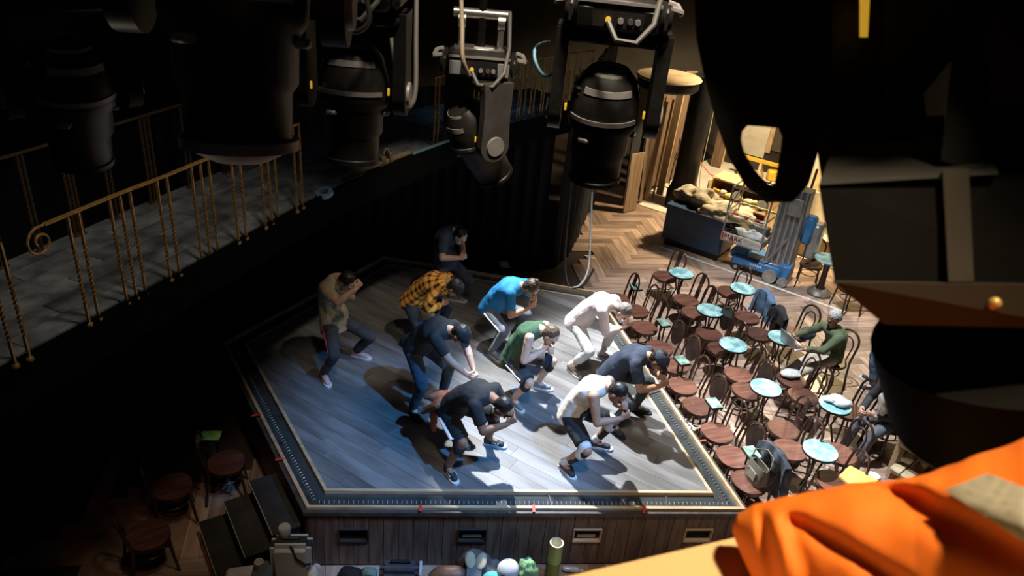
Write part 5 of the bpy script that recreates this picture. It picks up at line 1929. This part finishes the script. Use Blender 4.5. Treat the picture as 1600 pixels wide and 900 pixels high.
LEA = mat('tan_leather', (0.30, 0.13, 0.065), 0.45, c2=(0.22, 0.09, 0.045), scale=10)
part('leather_body', blob(MB(), (0, 0, 0.18), (V((0.23, 0, 0)), V((0, 0.13, 0)), V((0, 0, 0.19))), 4, 0.04, 4, flat=0.004), LEA, lb, 80)
part('flap_edge', MB().tube([(-0.22, -0.09, 0.24), (0, -0.145, 0.22), (0.22, -0.09, 0.24)], 0.010, 6), mat('dark_leather', (0.12, 0.05, 0.03), 0.5), lb)
s = fpt(715, 872, 0.2)
solo('envelope', MB().box((s.x, s.y - 0.02, 0.02), (0.12, 0.08, 0.012), Matrix.Rotation(0.3, 3, 'Z')), mat('pale_lilac_paper', (0.55, 0.57, 0.68), 0.7), 'small lilac envelope lying behind the tan leather bag', 'envelope')
solo('brown_backpack', blob(MB(), (s.x + 0.19, s.y - 0.04, 0.17), (V((0.17, 0, 0)), V((0, 0.12, 0)), V((0, 0, 0.20))), 5, 0.10, 5, flat=0.005), mat('brown_canvas', (0.17, 0.12, 0.10), 0.9), 'brown canvas backpack under the pair of cork insoles', 'rucksack', smooth=80)
for k, (px, py, lab) in enumerate([(735, 875, 'left of two tan cork insoles on the brown backpack'), (752, 877, 'right of two tan cork insoles on the brown backpack')]):
    s = fpt(px, py, 0.41)
    solo('cork_insole', MB().ell((s.x, s.y, 0.41), (V((0.055, 0.02 - 0.04 * k, 0.0)), V((-0.02 + 0.04 * k, 0.085, 0.03)), V((0, -0.01, 0.02)))), mat('cork_tan', (0.62, 0.47, 0.30), 0.7), lab, 'insole', 'cork insoles on the backpack', smooth=80)
s = fpt(741, 889, 0.42)
solo('grey_notebook', MB().bev((s.x, s.y - 0.01, 0.33), (0.15, 0.03, 0.20), 0.004, Matrix.Rotation(-0.9, 3, 'X')), mat('grey_cover', (0.22, 0.23, 0.23), 0.6), 'grey notebook leaning on the brown backpack', 'notebook')
s = fpt(770, 888, 0.36)
solo('mauve_cloth', blob(MB(), (s.x + 0.01, s.y + 0.02, 0.22), (V((0.14, 0, 0)), V((0, 0.12, 0)), V((0, 0, 0.20))), 6, 0.18, 6, flat=0.005), mat('mauve_fabric', (0.25, 0.17, 0.17), 0.9), 'mauve brown cloth bag behind the round white hat', 'bag', smooth=80)
s = fpt(794, 888, 0.46)
hm = thing('white_sun_hat', 'round white hat with a black emblem among the bags', 'hat', (s.x, s.y, 0.38), R(-20))
part('dome', MB().ell((0, 0, 0.06), (V((0.11, 0, 0)), V((0, 0.12, 0)), V((0, 0, 0.10)))), WHITEC, hm)
part('emblem', MB().ell((0.0, -0.112, 0.075), (V((0.03, 0, 0)), V((0, 0.008, 0)), V((0, 0, 0.025))), 8, 6), INK, hm)
solo('black_duffel', blob(MB(), (s.x + 0.02, s.y - 0.02, 0.19), (V((0.18, 0, 0)), V((0, 0.15, 0)), V((0, 0, 0.20))), 7, 0.08, 5, flat=0.005), BLK, 'black duffel under the round white hat', 'bag', smooth=80)
s = fpt(771, 899, 0.42)
solo('turquoise_pouch', MB().ell((s.x, s.y, 0.36), (V((0.11, 0, 0)), V((0, 0.09, 0)), V((0, 0, 0.07)))), mat('turquoise_cloth', (0.15, 0.62, 0.62), 0.7), 'turquoise rounded pouch at the bottom edge', 'pouch')
s = fpt(824, 880, 0.40)
solo('green_jacket', blob(MB(), (s.x, s.y, 0.20), (V((0.12, 0, 0)), V((0, 0.11, 0)), V((0, 0, 0.25))), 8, 0.20, 6, flat=0.005), mat('sage_green_cloth', (0.24, 0.42, 0.20), 0.9, c2=(0.15, 0.29, 0.13)), 'sage green jacket heaped against the stage front', 'jacket', smooth=80)
s = fpt(870, 848, 0.55)
bmz = thing('bamboo_tube', 'upright cut green bamboo tube in front of the stage', 'tube', (s.x, s.y, 0))
part('tube_wall', MB().lathe([(0.072, 0.0), (0.072, 0.30), (0.074, 0.305), (0.072, 0.31), (0.072, 0.55)], seg=24, cap=False), mat('bamboo_green', (0.28, 0.36, 0.10), 0.45, c2=(0.20, 0.26, 0.07), scale=4, stretch=(4, 4, 0.5)), bmz)
part('cut_rim', MB().lathe([(0.072, 0.55), (0.0715, 0.553), (0.058, 0.553), (0.057, 0.55), (0.057, 0.30)], seg=24, cap=False), mat('bamboo_cut', (0.72, 0.64, 0.45), 0.6), bmz)
part('inner_node', MB().lathe([(0.0, 0.30), (0.058, 0.30)], seg=24, cap=False), mat('bamboo_cut', (0.72, 0.64, 0.45)), bmz)
s = fpt(893, 888, 0.05)
solo('plastic_bottle', MB().rcone((s.x - 0.07, s.y, 0.035), (s.x + 0.06, s.y, 0.035), 0.032, 0.032).rcone((s.x + 0.08, s.y, 0.035), (s.x + 0.12, s.y, 0.035), 0.014, 0.012), mat('clear_bottle', (0.6, 0.6, 0.6), 0.2), 'clear plastic bottle lying right of the bamboo tube', 'bottle')
s = fpt(528, 876, 0.01)
solo('paper_scrap', MB().box((s.x, s.y - 0.02, 0.01), (0.04, 0.03, 0.012)), CREAM, 'tiny pale scrap on the floor below the first vent', 'scrap')
o = bpy.data.objects.get('paper_scraps')
o['kind'] = 'stuff'

# ================================================================== LIGHTING RIG
HEADM = mat('lamp_black_plastic', (0.030, 0.028, 0.026), 0.42, c2=(0.020, 0.019, 0.018), scale=30)
PLATE = mat('lamp_grey_trim', (0.46, 0.44, 0.41), 0.45, 0.2, c2=(0.36, 0.35, 0.33))
LENS = mat('lamp_lens', (0.05, 0.055, 0.06), 0.08, coat=1.0)


ARMG = mat('lamp_arm_lit_grey', (0.16, 0.15, 0.14), 0.4, 0.3, c2=(0.11, 0.10, 0.095))  # lighter arm copy: light on the panned lamp's arm put into colour


def yoke_arm(x, th, wd, ln):
    """slab hanging from z=0 to a round end, thickness along x"""
    ps = [(-wd * 0.62, 0.0), (wd * 0.62, 0.0), (wd * 0.55, -ln * 0.5), (wd * 0.62, -ln)]
    n = 10
    for k in range(n + 1):
        a = -math.pi * k / n
        ps.append((wd * 0.62 * math.cos(a), -ln + wd * 0.62 * math.sin(a)))
    ps.append((-wd * 0.55, -ln * 0.5))
    q, out = [], []
    for p in ps:
        if not q or (abs(p[0] - q[-1][0]) + abs(p[1] - q[-1][1])) > 1e-5:
            q.append(p)
    return MB().prism([(x - th / 2, a, b) for a, b in q], [(x + th / 2, a, b) for a, b in q])


def moving_head(label, loc, yaw, tilt=0.0, sc=1.0, roll=0.0, bar=False, cable=True, name='moving_head_lamp', big=False, pan=0.0, frost=False, lock=True):
    t = thing(name, label, 'stage light', loc, yaw, 'moving-head stage lamps')
    t.scale = (sc, sc, sc)
    b = MB().bev((0, 0, 0.07), (0.36, 0.30, 0.13), 0.02)
    base = part('base', b, HEADM, t)
    for s_ in (-1, 1):
        part('end_cheek', MB().bev((0.195 * s_, 0, 0.065), (0.05, 0.25, 0.10), 0.018), HEADM, t)
        part('carry_handle', MB().tube([(0.21 * s_, -0.09, 0.11), (0.25 * s_, -0.08, 0.10), (0.26 * s_, 0, 0.085), (0.25 * s_, 0.08, 0.10), (0.21 * s_, 0.09, 0.11)], 0.014, 7), PLATE, t)
        part('clamp', MB().bev((0.11 * s_, 0, 0.20), (0.035, 0.06, 0.13), 0.008).lathe([(0.045, -0.02), (0.045, 0.02)], (0.11 * s_, 0, 0.29), 14, Matrix.Rotation(R(90), 3, 'Y')), SILVER if bar else BLACKM, t)
        part('vent_grille', MB().bev((0.135 * s_, -0.152, 0.06), (0.065, 0.01, 0.075), 0.003), GREYBOX if bar else BLACKM, t)
    part('drop_rod', MB().tube([(0, 0.0, 0.14), (0, 0.0, 2.6)], 0.024, 8), BLACKM, t)
    part('mount_plate', MB().bev((0, 0, 0.143), (0.30, 0.12, 0.018), 0.004), SILVER, t)
    part('rating_label', MB().box((0.02, -0.04, 0.1535), (0.11, 0.035, 0.003)), TAPE_W, t)
    part('edge_trim', MB().box((0, -0.153, 0.122), (0.34, 0.008, 0.012)), PLATE, t)
    part('display_panel', MB().box((0.03, -0.152, 0.055), (0.15, 0.006, 0.06)), BLACK, t)
    for k, x in enumerate((-0.04, 0.01, 0.05, 0.08)):
        part('socket', MB().lathe([(0.012, -0.012), (0.012, 0.012)], (x, -0.158, 0.055), 10, Matrix.Rotation(R(90), 3, 'X')), (AMBER, PLATE, SILVER, GREYBOX)[k], t)
    if bar:
        part('mounting_bar', MB().tube([(-0.16, 0, 0.33), (0.16, 0, 0.33)], 0.028, 14), SILVER, t)
    if cable:
        part('power_cable', MB().tube([(-0.04, -0.17, 0.05), (0.0, -0.22, -0.01), (0.08, -0.24, -0.01), (0.14, -0.2, 0.06), (0.16, -0.12, 0.18), (0.15, -0.06, 0.36)], 0.011, 7), mat('grey_cable', (0.20, 0.195, 0.18), 0.5), t)
    pm_ = Matrix.Rotation(pan, 4, 'Z')
    if not big:
        part('yoke_bridge', MB().bev((0, 0, -0.03), (0.44, 0.20, 0.055), 0.015).xf(pm_), HEADM, t)
    for s_ in (-1, 1) if not big else ():
        ya = part('yoke_arm', yoke_arm(0.215 * s_, 0.055, 0.15, 0.36).xf(pm_), ARMG if pan else HEADM, t)
        part('tilt_cover', MB().lathe([(0.06, -0.006), (0.055, 0.012)], (0.243 * s_, 0, -0.36), 18, Matrix.Rotation(R(90) * s_, 3, 'Y')).xf(pm_), PLATE, ya)
        if lock:
            part('tilt_lock', MB().bev((0.17 * s_, -0.092, -0.33), (0.010, 0.008, 0.035), 0.003).xf(pm_), AMBER, ya)
    hr_ = pm_ @ Matrix.Translation((0, 0, -0.36)) @ Matrix.Rotation(tilt, 4, 'X')
    prof = [(0.02, 0.205), (0.085, 0.20), (0.125, 0.155), (0.15, 0.07), (0.158, 0.0), (0.155, -0.05), (0.135, -0.08), (0.132, -0.18), (0.118, -0.20), (0.116, -0.30), (0.122, -0.305), (0.122, -0.325), (0.10, -0.325), (0.095, -0.29)]
    if big:
        return t
    hd_ = part('head', MB().lathe(prof, seg=28, cap=False).xf(hr_), HEADM, t, 35)
    part('lens', MB().lathe([(0.0, -0.285), (0.05, -0.295), (0.096, -0.288)] if not big else [(0.0, -0.2), (0.04, -0.21), (0.056, -0.203)], seg=24, cap=False).xf(hr_), LENS, hd_)

    if frost:
        part('frost_dome', MB().lathe([(0.0, -0.365), (0.06, -0.355), (0.10, -0.335), (0.121, -0.31)], seg=24, cap=False).xf(hr_), mat('frosted_dome', (0.75, 0.68, 0.56), 0.6), hd_)
        part('dome_ring', MB().lathe([(0.122, -0.30), (0.130, -0.302), (0.130, -0.325), (0.122, -0.327)], seg=28, cap=False).xf(hr_), PLATE, hd_)

    def band(z, r, h, a0, a1, off=0.004):
        mb = MB()
        n = 12
        vs, fs = [], []
        for k in range(n + 1):
            a = lerp(a0, a1, k / n)
            for (rr_, zz) in ((r[0] + off, z - h / 2), (r[1] + off, z + h / 2), (r[1] - 0.004, z + h / 2), (r[0] - 0.004, z - h / 2)):
                vs.append(V((rr_ * math.cos(a), rr_ * math.sin(a), zz)))
        for k in range(n):
            for q in range(4):
                e = (q + 1) % 4
                fs.append((k * 4 + q, k * 4 + e, (k + 1) * 4 + e, (k + 1) * 4 + q))
        fs += [(0, 1, 2, 3), tuple(reversed(range(n * 4, n * 4 + 4)))]
        return mb.add(vs, fs).xf(hr_)
    part('trim_band', band(0.178, (0.105, 0.09), 0.034, R(215), R(325)), PLATE, hd_)
    part('trim_band', band(0.125, (0.137, 0.130), 0.026, R(225), R(320)), PLATE, hd_)
    part('trim_band', band(0.0, (0.158, 0.158), 0.020, R(205), R(330)), PLATE, hd_)
    for k in range(4):
        part('cooling_fin', band(0.12 - 0.022 * k, (0.14, 0.137), 0.006, R(180), R(214), 0.008), SILVER, hd_)
    for k in range(3):
        a = R(90 + 120 * k + 30)
        part('bezel_lug', MB().bev((0.135 * math.cos(a), 0.135 * math.sin(a), -0.09), (0.05, 0.05, 0.022), 0.006, Matrix.Rotation(a, 3, 'Z')).xf(hr_), PLATE, hd_)
    return t


def rig(px, py, depth, yaw_off, lift=0.0, **k):
    p = pt(px, py, depth) + V((0, 0, lift))
    face = math.atan2(CAM.y - p.y, CAM.x - p.x) + R(90)      # -y side towards the camera
    return moving_head(loc=p, yaw=face + yaw_off, **k)


rig(748, 115, 4.7, R(0), label='small lamp with a silver mounting bar hanging in the middle of the rig', bar=True, tilt=R(30), pan=R(-60), sc=1.06)
lamp4 = rig(962, 44, 3.25, R(2), label='black lamp with grey trim bands hanging in front of the timber stack', tilt=R(6))
rig(552, 10, 3.3, R(-12), label='dim lamp with an amber lock left of the middle of the rig', tilt=R(-8))
rig(340, -318, 1.65, R(-14), label='large dim lamp above the near gold railing', tilt=R(-10), cable=False, sc=1.12, frost=True, lock=False)
rig(85, -10, 2.9, R(10), label='almost black lamp in the top left corner', tilt=R(10), cable=False, lock=False)
bloc = pt(1655, 268, 0.80) + V((0, 0, 0.576))
bigl = moving_head('huge close black lamp filling the right edge of the picture', bloc, R(-35), 0.0, 1.6, cable=False, big=True)
mi = Matrix.Translation(bigl.location) @ Matrix.Rotation(bigl.rotation_euler.z, 4, 'Z') @ Matrix.Scale(1.6, 4)
mi.invert()


def bigp(name, pxs, d0, d1, m):
    return part(name, MB().prism([mi @ pt(x, y, d0) for x, y in reversed(pxs)], [mi @ pt(x, y, d1) for x, y in reversed(pxs)]), m, bigl)


outer = [(1088, 60), (1100, 120), (1118, 190), (1138, 245), (1165, 292), (1200, 316), (1238, 316), (1262, 290), (1276, 245), (1284, 190), (1292, 120), (1300, 60)]
inner = [(1168, 196), (1160, 205), (1158, 218), (1162, 235), (1172, 255), (1188, 276), (1203, 290), (1210, 288), (1214, 268), (1219, 240), (1222, 214), (1216, 200)]
vs, fs = [], []
for dd in (0.80, 0.90):
    vs += [mi @ pt(x, y, dd) for x, y in outer] + [mi @ pt(x, y, dd) for x, y in inner]
n = len(outer)
for i in range(n):
    j = (i + 1) % n
    fs.append((i, j, n + j, n + i))
    fs.append((2 * n + i, 3 * n + i, 3 * n + j, 2 * n + j))
    fs.append((i, 2 * n + i, 2 * n + j, j))
    fs.append((n + i, n + j, 3 * n + j, 3 * n + i))
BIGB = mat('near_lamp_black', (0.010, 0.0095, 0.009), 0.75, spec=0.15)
part('yoke_loop', MB().add(vs, fs), BIGB, bigl, 50)
WARMD = mat('lamp_reddish_lit', (0.016, 0.010, 0.009), 0.7, spec=0.2)  # reddish light on the near lamp mixed into its black
bigp('yoke_block', [(1084, -30), (1088, 60), (1105, 135), (1200, 150), (1300, 120), (1300, -30)], 0.80, 0.92, BIGB)
bigp('yoke_core', [(1212, -30), (1216, 130), (1275, 200), (1385, 200), (1400, 120), (1400, -30)], 0.84, 0.92, WARMD)
bigp('yoke_side', [(1380, -30), (1385, 135), (1440, 150), (1490, 90), (1500, -30)], 0.82, 0.90, mat('lamp_olive_grey', (0.04, 0.036, 0.026), 0.6))
bigp('yoke_strut', [(1270, 190), (1285, 290), (1480, 230), (1475, 180), (1330, 190)], 0.83, 0.90, mat('lamp_dark_grey', (0.03, 0.029, 0.028), 0.6))
bigp('bracket_plate', [(1380, 130), (1443, 146), (1458, 248), (1390, 206)], 0.80, 0.815, mat('olive_plate', (0.10, 0.09, 0.062), 0.6))
bigp('yoke_arm', [(1500, -30), (1470, 250), (1700, 330), (1700, -30)], 0.66, 0.74, BIGB)
bigp('arm_panel', [(1530, -30), (1545, 165), (1620, 165), (1610, -30)], 0.645, 0.655, WARMD)
bigp('amber_tag', [(1343, -5), (1359, -5), (1356, 58), (1343, 58)], 0.80, 0.825, AMBER)
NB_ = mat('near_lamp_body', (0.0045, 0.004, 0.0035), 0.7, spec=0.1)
TRM = mat('lamp_dull_trim', (0.045, 0.040, 0.032), 0.65, spec=0.2)


def bigq(name, fr_, bk_, m, parent):
    return part(name, MB().prism([mi @ pt(*q) for q in reversed(fr_)], [mi @ pt(*q) for q in reversed(bk_)]), m, parent, 25)


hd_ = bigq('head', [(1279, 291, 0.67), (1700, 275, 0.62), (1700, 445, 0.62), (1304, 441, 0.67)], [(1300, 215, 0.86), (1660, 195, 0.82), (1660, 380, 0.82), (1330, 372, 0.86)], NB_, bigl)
bigq('head_top', [(1280, 289, 0.668), (1560, 272, 0.63), (1540, 205, 0.73), (1300, 232, 0.77)], [(1281, 285, 0.69), (1555, 270, 0.66), (1536, 205, 0.75), (1302, 230, 0.79)], mat('near_lamp_lit_top', (0.028, 0.027, 0.025), 0.65), hd_)  # top face painted lighter to show light from above
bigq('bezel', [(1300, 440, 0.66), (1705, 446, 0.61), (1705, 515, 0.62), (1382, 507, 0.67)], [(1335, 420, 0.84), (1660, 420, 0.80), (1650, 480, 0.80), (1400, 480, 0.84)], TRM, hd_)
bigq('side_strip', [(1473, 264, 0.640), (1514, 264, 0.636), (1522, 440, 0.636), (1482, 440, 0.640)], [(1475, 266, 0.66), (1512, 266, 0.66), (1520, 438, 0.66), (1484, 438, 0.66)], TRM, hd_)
A0, A1 = mi @ pt(1645, 505, 0.735), mi @ pt(1668, 700, 0.775)
ax_ = (A1 - A0)
LL = ax_.length
rq = ax_.to_track_quat('Z', 'Y').to_matrix()
k_ = 0.735 / 1200 / 1.6
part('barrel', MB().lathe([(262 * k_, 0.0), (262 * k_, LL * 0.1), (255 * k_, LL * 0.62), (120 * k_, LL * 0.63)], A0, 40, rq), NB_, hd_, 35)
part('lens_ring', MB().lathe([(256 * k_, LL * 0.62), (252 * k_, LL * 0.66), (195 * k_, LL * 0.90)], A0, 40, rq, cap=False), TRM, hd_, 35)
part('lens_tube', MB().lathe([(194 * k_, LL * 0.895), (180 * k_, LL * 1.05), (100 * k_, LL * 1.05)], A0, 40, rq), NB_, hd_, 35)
part('bezel_screw', MB().ell(mi @ pt(1554, 474, 0.632), (V((0.0035, 0, 0)), V((0, 0.0035, 0)), V((0, 0, 0.0035))), 10, 6), BRASS, hd_)

# hanging cables
CABG = mat('grey_cable', (0.34, 0.33, 0.31))


def cable(pts, r, m, label, name='hanging_cable'):
    ps = smooth_path([V(p) for p in pts], 6)
    return solo(name, MB().tube(ps, r, 7), m, label, 'cable', smooth=80)


cable([pt(612, 60, 3.6), pt(617, 120, 3.6), pt(616, 160, 3.6), pt(630, 172, 3.6), pt(648, 150, 3.6), pt(650, 60, 3.6), pt(651, -20, 3.6)], 0.012, CABG, 'dark grey cable loop between the two middle lamps')
mi = Matrix.Translation(lamp4.location) @ Matrix.Rotation(lamp4.rotation_euler.z, 4, 'Z')
mi.invert()
part('blue_strap', MB().tube([mi @ p for p in smooth_path([pt(858, 64, 3.3), pt(838, 72, 3.4), pt(836, 95, 3.4), pt(850, 118, 3.4), pt(866, 112, 3.35), pt(876, 96, 3.3)], 6)], [0.004] * 8 + [0.008] * 14 + [0.004] * 9, 7), mat('sky_blue_strap', (0.25, 0.60, 0.85), 0.5), lamp4, 80, 'thin sky blue strap')
cable([pt(720, -20, 4.2), pt(722, 40, 4.2), pt(723, 90, 4.2), pt(733, 118, 4.3)], 0.013, mat('tan_cable', (0.55, 0.45, 0.33), 0.5), 'tan cable running down into the small middle lamp')
cable([pt(512, 33, 2.7), pt(535, 46, 2.7), pt(562, 48, 2.7), pt(577, 30, 2.7), pt(574, 5, 2.7), pt(572, -20, 2.7)], 0.010, CABG, 'pale cable loop at the top of the dim lamp')
c1 = V((1.25, 11.0, 0))
def cp(px, py, d):
    return pt(px, py, d)
cable([cp(905, 150, 11.6), cp(893, 280, 11.9), cp(884, 380, 12.2), cp(884, 430, 12.3), cp(893, 450, 12.2), cp(912, 445, 12.1), cp(928, 420, 12.0)], 0.018, mat('black_cable', (0.05, 0.05, 0.05), 0.6), 'long dark cable drooping beside the black drape to the stage corner')
cable([cp(925, 300, 12.2), cp(921, 400, 12.3), cp(916, 430, 12.2), cp(905, 446, 12.1), cp(895, 449, 12.1)], 0.016, mat('white_cable', (0.55, 0.55, 0.52), 0.6), 'pale cable end curling near the far stage corner')

# tape roll and clamp on the balcony edge
p = at(507, 306, BZ)
mb = MB()
rt_ = Matrix.Rotation(R(14), 3, 'X') @ Matrix.Rotation(R(-8), 3, 'Y')
mb.lathe([(0.042, -0.02), (0.088, -0.02), (0.088, 0.02), (0.042, 0.02), (0.042, -0.02)], (p.x, p.y, p.z + 0.03), 28, rt_, cap=False)
solo('tape_roll', mb, mat('pale_blue_tape', (0.30, 0.62, 0.85), 0.5), 'pale blue tape roll on the balcony edge', 'tape roll')
p = at(602, 258, BZ)
cl = thing('edge_clamp', 'brown double block clamp on the balcony edge', 'clamp', (p.x, p.y, p.z), R(58))
CLM = mat('brown_clamp', (0.30, 0.22, 0.13), 0.5, 0.3)
part('clamp_block', MB().bev((-0.06, 0, 0.07), (0.07, 0.09, 0.11), 0.01), CLM, cl)
part('clamp_block', MB().bev((0.06, 0, 0.08), (0.06, 0.09, 0.13), 0.01), CLM, cl)
part('clamp_hook', MB().tube([(-0.03, 0, 0.14), (0, 0, 0.19), (0.04, 0, 0.18), (0.05, 0, 0.12)], 0.014, 7), PLATE, cl)
part('clamp_base', MB().bev((0, 0, 0.012), (0.24, 0.10, 0.024), 0.004), CLM, cl)
a, b = at(535, 277, BZ + 0.05), at(640, 238, BZ + 0.05)
t = b - a
solo('edge_batten', MB().bev((a + b) / 2 + V((0, 0, 0.0)), (t.length, 0.05, 0.04), 0.006, Matrix.Rotation(math.atan2(t.y, t.x), 3, 'Z')), mat('ochre_batten', (0.40, 0.30, 0.18), 0.6), 'ochre timber batten along the balcony edge under the clamp', 'batten')
a, b = at(645, 240, BZ + 0.045), at(740, 205, BZ + 0.045)
t = b - a
solo('edge_batten', MB().bev((a + b) / 2, (t.length, 0.03, 0.03), 0.006, Matrix.Rotation(math.atan2(t.y, t.x), 3, 'Z')), mat('teal_batten', (0.16, 0.34, 0.36), 0.6), 'teal painted batten right of the clamp', 'batten')

# ================================================================== FOREGROUND: RAIL AND ORANGE JACKET
RD = 0.70
zt = pt(1140, 842, RD).z
e1, e2 = at(880, 902, zt), at(1140, 842, zt)
rd = (e2 - e1).normalized()
rn = V((rd.y, -rd.x, 0))
if rn.y > 0:
    rn = -rn
RAILM = mat('pale_pine_rail', (0.72, 0.50, 0.25), 0.55, c2=(0.60, 0.40, 0.18), scale=4, stretch=(0.6, 0.6, 0.6))
A, B = e1 - rd * 1.2, e2 + rd * 1.1
solo('timber_rail', MB().prism([A + V((0, 0, -0.05)), A + rn * 0.22 + V((0, 0, -0.05)), B + rn * 0.22 + V((0, 0, -0.05)), B + V((0, 0, -0.05))], [A, A + rn * 0.22, B + rn * 0.22, B]), RAILM, 'pale pine rail in the foreground under the orange jacket', 'rail')

# jacket sleeve: rings from the crumpled cuff at the left to the body at the right
KEY = [  # u, centre px, centre py, half height px, depth, depth half thickness
    (0.00, 1144, 826, 4, 0.670, 0.004), (0.03, 1152, 828, 24, 0.663, 0.014), (0.08, 1178, 850, 62, 0.653, 0.027), (0.16, 1225, 885, 108, 0.639, 0.041),
    (0.30, 1330, 905, 150, 0.619, 0.058), (0.42, 1430, 915, 168, 0.598, 0.068), (0.55, 1520, 925, 210, 0.578, 0.082), (0.72, 1600, 930, 246, 0.558, 0.088), (1.0, 1780, 930, 300, 0.530, 0.095)]


def keyf(u):
    for i in range(len(KEY) - 1):
        a, b = KEY[i], KEY[i + 1]
        if u <= b[0]:
            t = (u - a[0]) / (b[0] - a[0])
            t = t * t * (3 - 2 * t) * 0.4 + t * 0.6
            return [lerp(a[k], b[k], t) for k in range(1, 6)]
    return list(KEY[-1][1:])


CREASE = [  # ax, ay, bx, by, width px, depth of the groove (m), raised side height
    (1385, 752, 1640, 868, 26, 0.022, 0.030), (1238, 800, 1405, 900, 16, 0.016, 0.014), (1196, 800, 1216, 905, 12, 0.012, 0.010),
    (1232, 808, 1268, 910, 12, 0.012, -0.010), (1330, 755, 1440, 772, 12, 0.008, 0.008)]


def crease(px, py):
    d = 0.0
    for ax, ay, bx, by, w_, g, h in CREASE:
        vx, vy = bx - ax, by - ay
        L_ = math.hypot(vx, vy)
        t = ((px - ax) * vx + (py - ay) * vy) / (L_ * L_)
        s_ = ((px - ax) * vy - (py - ay) * vx) / L_      # >0 above the line
        fade = max(0.0, min(1.0, (t + 0.12) / 0.2)) * max(0.0, min(1.0, (1.25 - t) / 0.2))
        d -= g * math.exp(-((s_ + w_ * 0.5) / w_) ** 2) * fade
        d += h * fade * (1 / (1 + math.exp(-s_ / (w_ * 0.22)))) * math.exp(-max(s_, 0) / 90.0)
    return d * 0.46


NU, NV = 150, 84
vs, fs, bandf = [], [], []
pxs = []
for i in range(NU + 1):
    u = (i / NU) ** 1.15
    cx_, cy_, hh, dp, th = keyf(u)
    for j in range(NV):
        a = 2 * math.pi * j / NV          # 0 = top silhouette, pi/2 = towards the camera
        px_, py_ = cx_ + 0.12 * hh * math.sin(2 * a) * 0, cy_ - hh * math.cos(a)
        dd = dp - th * math.sin(a)
        if math.sin(a) > 0:
            dd -= crease(px_, py_) * min(1, math.sin(a) * 3)
        dd += 0.004 * nz3((px_ * 0.012, py_ * 0.012, 3), 1.0)
        vs.append(pt(px_, py_ + 5 * nz3((px_ * 0.02, a, 1), 1.0) * min(1, u * 8), dd))
        pxs.append((px_, py_, math.sin(a)))
for i in range(NU):
    for j in range(NV):
        q = (j + 1) % NV
        fs.append((i * NV + j, (i + 1) * NV + j, (i + 1) * NV + q, i * NV + q))
fs += [tuple(range(NV)), tuple(reversed(range(NU * NV, NU * NV + NV)))]
jk = thing('safety_jacket', 'orange high-visibility jacket with a grey reflective band over the pine rail', 'jacket', pt(1500, 900, 0.6))
jo = jk.location.copy()
ORG = mat('orange_hi_vis', (1.0, 0.22, 0.012), 0.75, c2=(0.92, 0.18, 0.01), scale=5)
part('sleeve', MB().add([p - jo for p in vs], fs), ORG, jk, 90)


# reflective band: a strip laid on the jacket surface
def jsurf(px_, py_, lift_):
    best = None
    for i in range(60, NU + 1):
        u = (i / NU) ** 1.15
        cx_, cy_, hh, dp, th = keyf(u)
        if best is None or abs(cx_ - px_) < best[0]:
            best = (abs(cx_ - px_), cy_, hh, dp, th)
    _, cy_, hh, dp, th = best
    c = max(-1, min(1, (cy_ - py_) / hh))
    sn = math.sqrt(1 - c * c)
    return pt(px_, py_, dp - th * sn - crease(px_, py_) * min(1, sn * 3) - lift_)


def bandfn(u, v):
    ax, ay = lerp(1478, 1700, u), lerp(768, 905, u)
    bx, by = lerp(1545, 1740, u), lerp(742, 815, u)
    return jsurf(lerp(ax, bx, v), lerp(ay, by, v), 0.006)


bn = sheet(bandfn, 40, 14, 0.003)
bn.v = [tuple(V(p) - jo) for p in bn.v]
part('reflective_band', bn, mat('reflective_grey', (0.46, 0.42, 0.33), 0.5, c2=(0.40, 0.36, 0.28), scale=40), jk, 80)

bpy.data.scenes.remove(BAKE)
